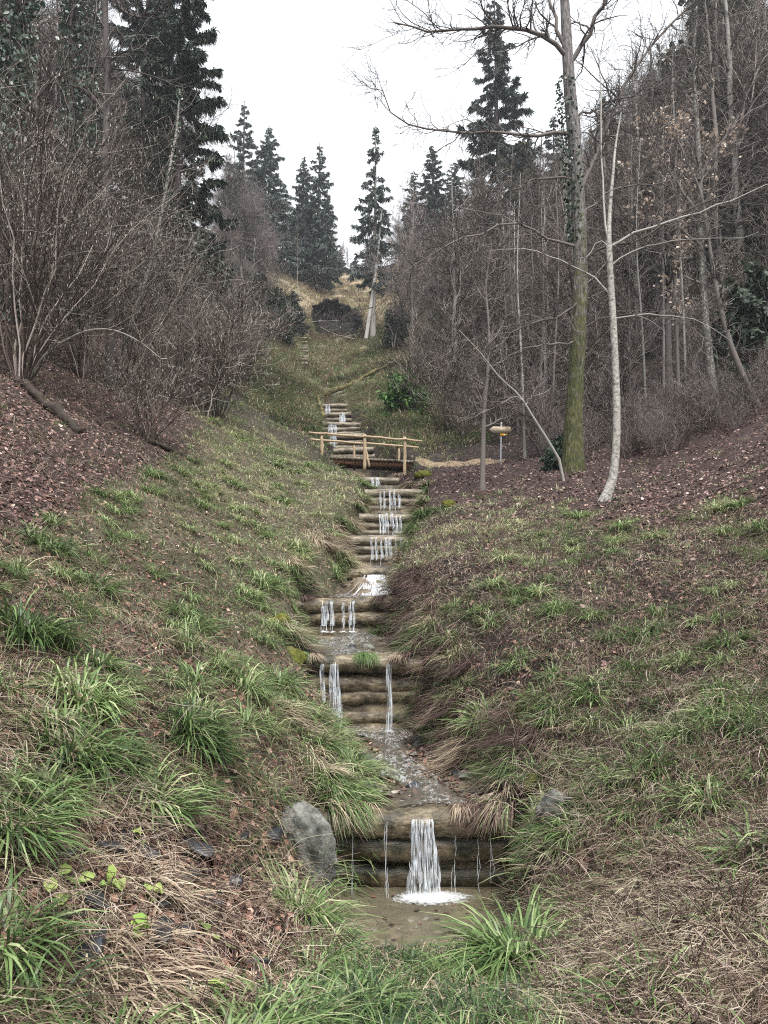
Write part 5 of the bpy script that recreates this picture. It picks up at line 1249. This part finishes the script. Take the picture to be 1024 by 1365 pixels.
for px, ty, d, lab in ((905, 95, 46, 'broad olive evergreen tree high in the wood'), (985, -20, 42, 'broad olive evergreen reaching the top edge of the picture'), (830, 175, 55, 'olive evergreen crown behind the forked mossy tree'), (960, 180, 38, 'lower olive evergreen under the tallest one'), (700, 205, 60, 'olive evergreen crown below the tall grey-green spruce'), (615, 330, 66, 'dark olive evergreen deep in the wood'), (885, 215, 37, 'olive evergreen behind the pale papery leaves'), (965, 110, 39, 'olive evergreen rising behind the lichen spotted trunk'), (1015, 270, 33, 'low olive evergreen at the picture edge above the dark evergreen bush')):
    p = at_d(px, d); h = max(6, P(px, ty, d)[2] - p[2]); s = min(1.5, h / 16)
    plant('evergreen_tree', evO, TC, lab, 'evergreen tree', (p[0], p[1], p[2] - .3), px, (s, s, h / 16))

for q, (px, bd, ty, lab) in enumerate([(600, 52, 400, 'dark evergreen bush under the hazy spruces'), (700, 40, 395, 'dark evergreen bush among the slim stems behind the signpost'), (842, 38, 395, 'dark evergreen bush behind the white trunk'), (885, 42, 330, 'tall dark evergreen bush in the wood'), (950, 36, 300, 'dark evergreen behind the lichen spotted trunk'), (655, 58, 300, 'evergreen bush below the olive crown')]):
    bush_e(evD, 5, px, bd, ty, lab, 1.0, rz=q)
# ---------------- the big mossy tree
M['mossbark'], nt, N, L, b = newmat('mossy bark')
tc = N.new('ShaderNodeTexCoord'); sp_ = N.new('ShaderNodeSeparateXYZ'); L.new(tc.outputs['Object'], sp_.inputs[0])
n = N.new('ShaderNodeTexNoise'); n.inputs['Scale'].default_value = 5; n.inputs['Detail'].default_value = 8; n.inputs['Roughness'].default_value = .7; L.new(tc.outputs['Object'], n.inputs['Vector'])
mp = N.new('ShaderNodeMapping'); mp.inputs['Scale'].default_value = (22, 22, 5); L.new(tc.outputs['Object'], mp.inputs[0])
n2 = N.new('ShaderNodeTexNoise'); n2.inputs['Scale'].default_value = 1; n2.inputs['Detail'].default_value = 7; L.new(mp.outputs[0], n2.inputs['Vector'])
rb = ramp(nt, [(.06, .052, .05), (.15, .135, .13), (.27, .25, .24)], [.3, .5, .7]); L.new(n2.outputs['Fac'], rb.inputs[0])
rm = ramp(nt, [(.022, .023, .009), (.06, .062, .018), (.12, .115, .035)], [.3, .5, .7]); L.new(n2.outputs['Fac'], rm.inputs[0])
mr = N.new('ShaderNodeMapRange'); mr.inputs['From Min'].default_value = 2.5; mr.inputs['From Max'].default_value = 14; mr.inputs['To Min'].default_value = .52; mr.inputs['To Max'].default_value = .12; L.new(sp_.outputs['Z'], mr.inputs[0])
ad = N.new('ShaderNodeMath'); ad.operation = 'ADD'; L.new(mr.outputs[0], ad.inputs[0]); L.new(n.outputs['Fac'], ad.inputs[1])
rf = ramp(nt, [(0, 0, 0), (1, 1, 1)], [.80, 1.02]); L.new(ad.outputs[0], rf.inputs[0])
mx = N.new('ShaderNodeMix'); mx.data_type = 'RGBA'; L.new(rf.outputs[0], mx.inputs['Factor']); L.new(rb.outputs[0], mx.inputs['A']); L.new(rm.outputs[0], mx.inputs['B']); L.new(mx.outputs['Result'], b.inputs['Base Color'])
b.inputs['Roughness'].default_value = .9; bp = N.new('ShaderNodeBump'); bp.inputs['Strength'].default_value = .9; bp.inputs['Distance'].default_value = .04; L.new(n2.outputs['Fac'], bp.inputs['Height']); L.new(bp.outputs[0], b.inputs['Normal'])
M['whitebark'] = noise_mat('pale lichen bark', [(.05, .045, .04), (.22, .205, .185), (.40, .38, .345), (.54, .52, .48)], (14, 14, 16), .85, .2, .5, 8, [.28, .42, .55, .75])

M['bark_spot'] = noise_mat('lichen spotted bark', [(.045, .04, .036), (.10, .09, .08), (.2, .185, .165), (.5, .49, .45)], (16, 16, 12), .85, .2, .5, 8, [.3, .45, .56, .68])

def pline(pts, k):
    """3-D polyline through (photo x, photo y, distance) points"""
    return resample(np.array([P(*q) for q in pts]), k)

rng = RS(17)
base = at_d(763, 20); 
mt = thing('mossy_tree', 'tall forked tree with a thick moss covered trunk', 'tree', base)
tp = pline([(762, 616, 20), (766, 540, 20), (771, 450, 20), (774, 360, 20), (771, 270, 20), (765, 180, 20), (759, 110, 20), (755, 40, 20), (752, -40, 20), (756, -140, 20), (752, -260, 20.3)], 34)
tp[0] = base - np.array([0, 0, .3]); Rr = np.interp(np.linspace(0, 1, 34), [0, .04, .12, .5, .62, .72, 1], [.36, .255, .215, .18, .15, .115, .03])
V, Q, _, _ = tubes((tp - base)[None], Rr[None], 16)
rad = V - np.repeat(tp - base, 16, 0); V = np.repeat(tp - base, 16, 0) + rad * (1 + .22 * fbm(V[:, 2] * 1.1, np.arctan2(rad[:, 1], rad[:, 0]) * 1.5, 5))[:, None]
MB().add(V, Q).build('trunk', M['mossbark'], mt)
LIMBS = [([(757, 78, 20), (735, 58, 19.8), (700, 40, 19.5), (655, 36, 19.2), (610, 38, 19), (565, 40, 18.8), (525, 30, 18.6)], .10),
         ([(754, 92, 20), (775, 60, 20), (800, 20, 20), (815, -30, 20), (850, -90, 20)], .11),
         ([(756, 70, 20), (742, 30, 20), (728, -10, 20.4), (715, -60, 20.6)], .09),
         ([(762, 178, 20), (720, 182, 19.6), (670, 178, 19.2), (620, 176, 18.8), (560, 170, 18.5), (528, 158, 18.2), (510, 120, 18)], .075),
         ([(765, 240, 20), (735, 236, 19.6), (700, 246, 19.2), (670, 262, 18.9), (640, 270, 18.6)], .055),
         ([(768, 270, 20), (790, 215, 20.3), (820, 140, 20.5), (860, 70, 20.8), (925, 2, 21), (960, -40, 21.2)], .10),
         ([(766, 160, 20), (800, 140, 20.3), (850, 125, 20.6), (900, 100, 21)], .05),
         ([(772, 330, 20), (730, 318, 19.5), (690, 300, 19), (640, 310, 18.6), (590, 330, 18.3), (530, 370, 18)], .06),
         ([(773, 400, 20), (745, 420, 19.5), (705, 430, 19), (660, 452, 18.6), (625, 480, 18.3)], .05),
         ([(771, 455, 20), (735, 458, 19.5), (695, 466, 19.1), (672, 480, 18.9)], .045),
         ([(775, 350, 20), (800, 330, 19.6), (850, 322, 19.3), (900, 290, 19), (960, 262, 18.8), (1030, 236, 18.5)], .055),
         ([(772, 290, 20), (815, 255, 20.2), (870, 245, 20.4), (930, 230, 20.6)], .045),
         ([(774, 440, 20), (800, 425, 19.8), (850, 420, 19.7), (905, 428, 19.5), (945, 455, 19.4)], .04),
         ([(753, 0, 20), (720, -30, 19.6), (680, -50, 19.2)], .07), ([(755, -60, 20), (800, -120, 20), (850, -160, 20)], .07)]
LP = []; LR = []
for pts, r in LIMBS:
    q = pline(pts, 12); q[1:-1] += rng.randn(10, 3) * .035; LP.append(q); LR.append(np.linspace(r * .72, r * .18, 12))
    V, Q, _, _ = tubes((q - base)[None], LR[-1][None], 7); MB().add(V, Q, rnd=.4).build('limb', M['bark'], mt)
LP = np.array(LP); LR = np.array(LR)
cb = MB()
P2, R2 = grow(rng, LP - base, LR, 400, .12, 1, (.4, 1.1), lambda t, L, q: .5 + 1.9 * q * q, 8, .5, .05, .22, .010, .3)
mesh_tubes(cb, rng, P2, R2, 4, .35)
P3, R3 = grow(rng, P2, R2, 2200, .1, 1, (.5, 1.2), lambda t, L, q: .25 + .7 * q, 6, .6, .03, .25, .007, .5); mesh_tubes(cb, rng, P3, R3, 3, .35)
P4, R4 = grow(rng, P3, R3, 2600, .1, 1, (.5, 1.2), lambda t, L, q: .12 + .3 * q, 4, .7, .03, .25, .0045, .6); mesh_tubes(cb, rng, P4, R4, 3, .4)
cb.build('twigs', M['bark'], mt)
ib = MB(); n = 1500; f = rng.uniform(10, 24, n); i = f.astype(int); a = rng.uniform(1.3, 4.9, n); q = tp[i] * (1 - (f - i))[:, None] + tp[np.minimum(i + 1, 33)] * (f - i)[:, None] - base
rr = .26 + .22 * rng.rand(n) * np.exp(-((f - 15) / 4) ** 2)
add_leaves(ib, rng, q[f < 18] + np.stack([np.cos(a) * rr, np.sin(a) * rr + .1, 0 * a], 1)[f < 18], .09)
ib.build('ivy', M['ivy'], mt)

# ---------------- the white trunk
base = at(806, 668); d0 = base[1]
wt = thing('white_tree', 'slender tree with a gently curved whitish trunk in front of the mossy one', 'tree', base)
tp = pline([(803, 674, d0), (815, 645, d0), (821, 600, d0), (822, 540, d0), (820, 480, d0), (817, 420, d0), (814, 370, d0), (812, 325, d0), (813, 280, d0 + .1), (817, 235, d0 + .1), (820, 200, d0 + .2), (828, 150, d0 + .3)], 30)
V, Q, _, _ = tubes((tp - base)[None], np.interp(np.linspace(0, 1, 30), [0, .05, .12, .62, .66, 1], [.14, .10, .085, .066, .05, .013])[None], 12); MB().add(V, Q).build('trunk', M['whitebark'], wt)
WL = [([(812, 330, d0), (840, 312, d0 - .1), (880, 300, d0 - .3), (930, 285, d0 - .5), (985, 262, d0 - .8), (1040, 240, d0 - 1)], .035), ([(813, 335, d0), (800, 322, d0), (788, 335, d0), (770, 350, d0 - .1)], .022),
      ([(812, 325, d0), (806, 280, d0 + .1), (802, 220, d0 + .2), (800, 150, d0 + .3), (802, 90, d0 + .4), (806, 20, d0 + .4)], .026),
      ([(817, 425, d0), (840, 422, d0 - .1), (880, 420, d0 - .2), (930, 428, d0 - .3), (975, 455, d0 - .4)], .024),
      ([(816, 395, d0), (790, 370, d0 + .1), (750, 350, d0 + .1), (700, 330, d0 + .2), (650, 335, d0 + .3)], .022),
      ([(814, 355, d0), (840, 335, d0), (890, 322, d0 - .1), (950, 318, d0 - .2), (1010, 310, d0 - .3)], .022)]
WP = []; WR = []
for pts, r in WL:
    q = pline(pts, 12); q[1:-1] += rng.randn(10, 3) * .02; WP.append(q); WR.append(np.linspace(r, r * .25, 12))
    V, Q, _, _ = tubes((q - base)[None], WR[-1][None], 6); MB().add(V, Q, rnd=.6).build('limb', M['bark_pale'] if r > .021 else M['bark'], wt)
cb = MB(); P2, R2 = grow(rng, np.array(WP) - base, np.array(WR), 130, .1, 1, (.4, 1.1), lambda t, L, q: .3 + .9 * q, 7, .5, .05, .2, .006, .35); mesh_tubes(cb, rng, P2, R2, 3, .4)
P3, R3 = grow(rng, P2, R2, 360, .1, 1, (.4, 1.1), lambda t, L, q: .15 + .4 * q, 5, .6, .03, .25, .0042, .5); mesh_tubes(cb, rng, P3, R3, 3, .4)
cb.build('twigs', M['bark'], wt)

def simple_tree(name, label, pts, r0, r1, mat, limbs=(), n2=60, n3=200, tw='bark', cat='tree', len2=(.3, .9), ivy=0, leafn=0, t0=.25, k=18, ivyr=(.08, .2), flare=1.4):
    pts3 = pline(pts, k); base = pts3[0].copy(); base[2] = float(H(base[0], base[1])); pts3[0] = base - np.array([0, 0, .15])
    t = thing(name, label, cat, base); R = np.linspace(r0, r1, k); R[0] *= flare
    V, Q, _, _ = tubes((pts3 - base)[None], R[None], 10); MB().add(V, Q, rnd=.6).build('trunk', M[mat], t)
    LPs = [pts3]; LRs = [R]
    for lp, r in limbs:
        q = pline(lp, k); q[1:-1] += rng.randn(k - 2, 3) * .02; LPs.append(q); LRs.append(np.linspace(r, r * .25, k))
        V, Q, _, _ = tubes((q - base)[None], LRs[-1][None], 6); MB().add(V, Q, rnd=.5).build('limb', M[mat if mat in ('bark', 'bark_pale', 'bark_dark') else 'bark'], t)
    cb = MB(); P2, R2 = grow(rng, np.array(LPs) - base, np.array(LRs), n2, t0, 1, (.4, 1.1), lambda tt, L, q: len2[0] + len2[1] * q, 7, .45, .1, .18, .006, .3); mesh_tubes(cb, rng, P2, R2, 3, .45)
    P3, R3 = grow(rng, P2, R2, n3, .1, 1, (.4, 1.1), lambda tt, L, q: .2 + .4 * len2[1] * q, 5, .6, .05, .22, .0045, .5); mesh_tubes(cb, rng, P3, R3, 3, .5)
    cb.build('crown', M[tw], t)
    if ivy:
        ib = MB(); f = rng.uniform(0, k - 1.01, ivy); i = f.astype(int); a = rng.uniform(0, 6.28, ivy); q = pts3[i] * (1 - (f - i))[:, None] + pts3[i + 1] * (f - i)[:, None] - base
        rr = np.interp(f, np.arange(k), R) + rng.uniform(*ivyr, ivy) * (.6 + .8 * vnoise(f * 1.1, a, 3)); add_leaves(ib, rng, q + np.stack([np.cos(a) * rr, np.sin(a) * rr, rng.randn(ivy) * .05], 1), .15 if ivyr[1] > .15 else .08); ib.build('ivy', M['ivy'], t)
    if leafn:
        lb = MB(); i = rng.randint(0, len(P3), leafn); c = P3[i, rng.randint(1, 5, leafn)]; add_leaves(lb, rng, c, .12); lb.build('leaves', M['paleleaf'], t)
    return t
simple_tree('thin_tree', 'thin straight tree at the path edge beside the signpost', [(643, 656, 18.5), (644, 600, 18.5), (646, 540, 18.5), (650, 500, 18.5), (652, 440, 18.6), (648, 380, 18.7), (655, 330, 18.8)], .075, .012, 'bark', n2=40, n3=160)
simple_tree('leaning_sapling', 'pale sapling leaning out from the foot of the mossy trunk', [(752, 624, 18.5), (735, 595, 18.4), (712, 558, 18.3), (690, 525, 18.2), (668, 505, 18.1), (640, 470, 18), (612, 440, 17.9)], .042, .010, 'bark_pale', [([(712, 558, 18.3), (690, 530, 18.2), (655, 545, 18.1), (620, 560, 18)], .014), ([(700, 540, 18.3), (715, 520, 18.3), (725, 505, 18.3)], .012)], n2=34, n3=120, tw='twig_brown', flare=1.0)
simple_tree('lichen_tree', 'upright tree with a lichen spotted trunk at the edge of the wood', [(958, 566, 22), (948, 500, 22), (940, 420, 22), (936, 340, 22), (933, 260, 22.1), (930, 180, 22.2), (925, 100, 22.3), (928, 10, 22.4)], .14, .05, 'bark_spot', [([(934, 290, 22), (900, 240, 22), (870, 190, 22), (850, 130, 22)], .05), ([(932, 240, 22), (960, 190, 22), (1000, 150, 22), (1040, 130, 22)], .05), ([(936, 330, 22), (900, 300, 21.8), (850, 290, 21.6)], .04)], n2=110, n3=420, leafn=0)
simple_tree('leaning_tree', 'crooked leaning tree joining the lichen spotted trunk', [(1030, 575, 21.5), (1000, 520, 21.5), (978, 470, 21.6), (958, 400, 21.7), (946, 330, 21.8), (935, 260, 21.9), (905, 190, 22)], .10, .03, 'bark', n2=60, n3=220)
simple_tree('beech_tree', 'young tree still holding pale papery leaves', [(905, 545, 25), (903, 470, 25), (900, 380, 25), (905, 300, 25), (900, 220, 25), (915, 140, 25)], .07, .015, 'bark', [([(900, 300, 25), (930, 240, 24.8), (960, 190, 24.6)], .03), ([(902, 260, 25), (880, 210, 25), (862, 160, 25)], .03), ([(904, 330, 25), (870, 290, 25), (840, 250, 25)], .025)], n2=110, n3=420, leafn=1300)
for i, (px, w_, mt_, d) in enumerate([(700, .055, 'bark_pale', 27), (718, .045, 'bark', 29), (735, .05, 'bark', 26.5), (862, .05, 'bark_pale', 27), (885, .06, 'bark', 28), (915, .055, 'bark_pale', 26), (690, .045, 'bark', 31), (840, .05, 'bark', 30)]):
    p = at_d(px, d); _, by = proj(*p)
    dx = rng.uniform(-14, 14)
    simple_tree('slim_tree', ['slim pale stem behind the signpost', 'slim dark stem next to the pale one behind the signpost', 'slim stem close behind the mossy trunk', 'slim pale stem behind the white trunk', 'slim stem between white trunk and lichen trunk', 'slim pale stem just before the lichen spotted trunk', 'slim dark stem above the signpost arrow', 'slim dark stem just past the white trunk'][i],
                [(px, by, d), (px + dx * .4, by - 120, d), (px + dx, by - 240, d + .1), (px + dx * .6, by - 380, d + .2)], w_, .012, mt_, n2=50, n3=180, len2=(.3, 1.0))

# ---------------- near left: hazels and ivy trees
rng = RS(23)
hz = shrub(RS(400), 5.2, 38, 260, 1100, 1900, .42, .016, .0045, 'twig_brown', buds=900, budsize=.045)
p = at(28, 508); plant('hazel_bush', hz, SC_, 'big many stemmed hazel fanning out at the top of the leaf slope', 'hazel bush', p, .3, (1.1, 1.1, 1.0))
hz2 = shrub(RS(401), 3.6, 22, 200, 900, 1500, .62, .012, .0045, 'twig_brown', buds=500, budsize=.05, arch=.25)
p = at(198, 590); plant('hazel_bush', hz2, SC_, 'low brown bush with reddish stems below the leaf slope', 'hazel bush', p, .3, .75)
p = at(290, 558); plant('hazel_bush', hz2, SC_, 'arching pale stemmed bush at the upper edge of the green bank', 'hazel bush', p, 2.0, 1.15)
p = at(318, 500); plant('hazel_bush', hz2, SC_, 'grey bush behind the arching one along the green bank', 'hazel bush', p, 4.0, 1.3)
hz3 = shrub(RS(402), 4.4, 26, 230, 1000, 1800, .45, .013, .0048, 'twig_brown', buds=1300, budsize=.05)
for q, (px, d, s, lab) in enumerate([(110, 18, .95, 'budding hazel behind the big many stemmed one'), (165, 20, .95, 'dense budding hazel in the middle of the thicket'), (225, 22, .62, 'budding hazel just under the leaning ivy trunk'), (60, 20, .95, 'tall budding hazel behind the fanned one'), (270, 26, .72, 'dense brown hazel below the huge spruce'), (-25, 16, 1.0, 'budding hazel cut by the picture edge'), (322, 34, .9, 'grey hazel thicket bush near the dark evergreen bush'), (300, 30, .85, 'grey brown hazel at the end of the thicket')]):
    plant('hazel_bush', hz3, SC_, lab, 'hazel bush', at_d(px, d) - np.array([0, 0, .05]), q * 1.7, s)
simple_tree('ivy_tree', 'slanting pale trunk wrapped in sparse ivy in front of the huge spruce', [(160, 480, 24), (172, 440, 24), (190, 385, 24), (207, 325, 24), (218, 270, 24), (228, 215, 24), (236, 170, 24.2), (240, 120, 24.4)], .085, .03, 'bark_pale', [([(216, 280, 24), (240, 250, 24), (262, 225, 24)], .02), ([(205, 330, 24), (240, 318, 24), (275, 330, 24)], .016)], n2=40, n3=120, ivy=700, ivyr=(.02, .10))
simple_tree('ivy_tree', 'straight trunk thick with dark ivy, thinner of the pair', [(88, 400, 26), (90, 300, 26), (93, 200, 26), (95, 100, 26), (94, 0, 26), (96, -120, 26)], .14, .08, 'bark_dark', n2=50, n3=160, ivy=3600, ivyr=(.05, .38), t0=.4)
simple_tree('ivy_tree', 'taller straight trunk thick with dark ivy beside the huge spruce', [(112, 400, 27.5), (112, 300, 27.5), (116, 200, 27.5), (118, 100, 27.5), (120, 0, 27.5), (122, -120, 27.5)], .15, .09, 'bark_dark', n2=60, n3=200, ivy=3800, ivyr=(.05, .40), t0=.4)
simple_tree('ivy_tree', 'ivy covered trunk filling the top corner of the picture', [(8, 420, 20), (10, 300, 20), (12, 180, 20), (20, 80, 20), (28, -20, 20), (30, -160, 20)], .16, .09, 'bark_dark', [([(12, 170, 20), (50, 130, 19.6), (90, 95, 19.2), (160, 92, 19), (230, 108, 18.8)], .05), ([(15, 140, 20), (60, 148, 19.6), (85, 165, 19.2)], .04)], n2=80, n3=260, ivy=4600, ivyr=(.05, .5), t0=.35)
simple_tree('oak_tree', 'dark tree reaching a crooked branch across the top of the picture', [(148, 470, 19), (147, 360, 19), (140, 240, 19), (143, 120, 19), (140, 0, 19), (138, -160, 19)], .11, .07, 'bark_dark', [([(140, -60, 19), (150, -10, 18.6), (172, 20, 18.3), (190, 18, 18), (205, -10, 17.8), (225, -30, 17.6)], .06), ([(172, 14, 18.3), (190, 22, 18.1), (215, 12, 17.9), (235, -5, 17.7)], .04), ([(141, 150, 19), (110, 120, 18.8), (70, 110, 18.6), (30, 135, 18.4)], .04)], n2=90, n3=320, tw='bark_dark', t0=.45)
arch = MB()
simple_tree('bent_sapling', 'long arching hazel stem bent over beside the big fanned hazel', [(36, 505, 14.2), (55, 478, 14.2), (85, 455, 14.2), (120, 440, 14.2), (150, 440, 14.2), (180, 452, 14.2), (215, 478, 14.2)], .03, .008, 'bark_pale', [([(60, 472, 14.2), (80, 448, 14.2), (115, 437, 14.2)], .016)], n2=26, n3=80, tw='twig_brown', cat='branch', t0=.2)

# repeats of a kind share a group
GROUPS = {'log_weir': 'log weirs stepping up the stream', 'waterfall': 'waterfalls over the log weirs', 'sedge_tussock': 'large sedge tussocks on the banks', 'straw_tussock': 'straw tussocks on the banks', 'hazel_bush': 'hazel bushes above the green bank',
          'spruce_tree': 'spruces along the valley', 'slim_tree': 'slim stems near the mossy trunk', 'evergreen_tree': 'olive evergreen trees in the wood', 'evergreen_bush': 'evergreen bushes', 'ivy_tree': 'ivy clad trees', 'mossy_rock': 'mossy rocks along the stream', 'fallen_log': 'fallen logs', 'round_tree': 'mauve twigged trees'}
for o in COL.objects:
    if o.parent is None and 'group' not in o and o.name.split('.')[0] in GROUPS: o['group'] = GROUPS[o.name.split('.')[0]]

# ------------------------------------------------------------------ light: a white overcast sky
w = bpy.data.worlds.new('World'); sc.world = w; w.use_nodes = True
nt = w.node_tree; N = nt.nodes; L = nt.links; bg = N['Background']
SUN_EL, SUN_AZ = math.radians(60), math.radians(160)
sky = N.new('ShaderNodeTexSky'); sky.sky_type = 'NISHITA'; sky.sun_disc = False; sky.sun_elevation = SUN_EL; sky.sun_rotation = SUN_AZ
sv = N.new('ShaderNodeVectorMath'); sv.operation = 'SCALE'; sv.inputs['Scale'].default_value = .10; L.new(sky.outputs[0], sv.inputs[0])
tc = N.new('ShaderNodeTexCoord'); nz = N.new('ShaderNodeTexNoise'); nz.inputs['Scale'].default_value = 1.6; nz.inputs['Detail'].default_value = 4
L.new(tc.outputs['Generated'], nz.inputs['Vector'])
r = ramp(nt, [(.80, .845, .90), (.93, .95, .97)], [.35, .65]); L.new(nz.outputs['Fac'], r.inputs[0])
mx = N.new('ShaderNodeMix'); mx.data_type = 'RGBA'; mx.inputs['Factor'].default_value = .9
L.new(sv.outputs[0], mx.inputs['A']); L.new(r.outputs[0], mx.inputs['B']); L.new(mx.outputs['Result'], bg.inputs['Color'])
bg.inputs['Strength'].default_value = .38
sl = bpy.data.lights.new('sun', 'SUN'); sl.energy = 1.5; sl.angle = math.radians(30); sl.color = (1, .97, .93)
so = bpy.data.objects.new('sun', sl); COL.objects.link(so)
# sun_rotation turns clockwise from +Y seen from above
dv = Vector((math.sin(SUN_AZ) * math.cos(SUN_EL), math.cos(SUN_AZ) * math.cos(SUN_EL), math.sin(SUN_EL)))
so.rotation_euler = dv.to_track_quat('Z', 'Y').to_euler()
sc.view_settings.view_transform = 'Standard'; sc.view_settings.look = 'None'; sc.view_settings.exposure = 2.1; sc.view_settings.gamma = 1
sc.cycles.use_denoising = False; sc.cycles.pixel_filter_type = 'BLACKMAN_HARRIS'; sc.cycles.filter_width = 1.1
sc.cycles.max_bounces = 6; sc.cycles.diffuse_bounces = 3; sc.cycles.transparent_max_bounces = 16

HAZE = .0007
if HAZE:
    bm = bmesh.new(); bmesh.ops.create_cube(bm, size=1); me = bpy.data.meshes.new('haze'); bm.to_mesh(me); bm.free()
    ho = bpy.data.objects.new('haze', me); COL.objects.link(ho); ho['kind'] = 'stuff'; ho['label'] = 'thin damp air over the valley'; ho['category'] = 'haze'
    zlo, zhi = float(GZ.min()) - 1, float(GZ.max()) + 45
    ho.scale = (300, 480, zhi - zlo); ho.location = (0, 195, (zlo + zhi) / 2)
    m = bpy.data.materials.new('damp air'); m.use_nodes = True; nt = m.node_tree; nt.nodes.remove(nt.nodes['Principled BSDF'])
    v = nt.nodes.new('ShaderNodeVolumePrincipled'); v.inputs['Color'].default_value = (.86, .9, .96, 1); v.inputs['Density'].default_value = HAZE; v.inputs['Anisotropy'].default_value = .2
    nt.links.new(v.outputs[0], nt.nodes['Material Output'].inputs['Volume']); me.materials.append(m)
    sc.cycles.volume_bounces = 0; sc.cycles.volume_step_rate = 5
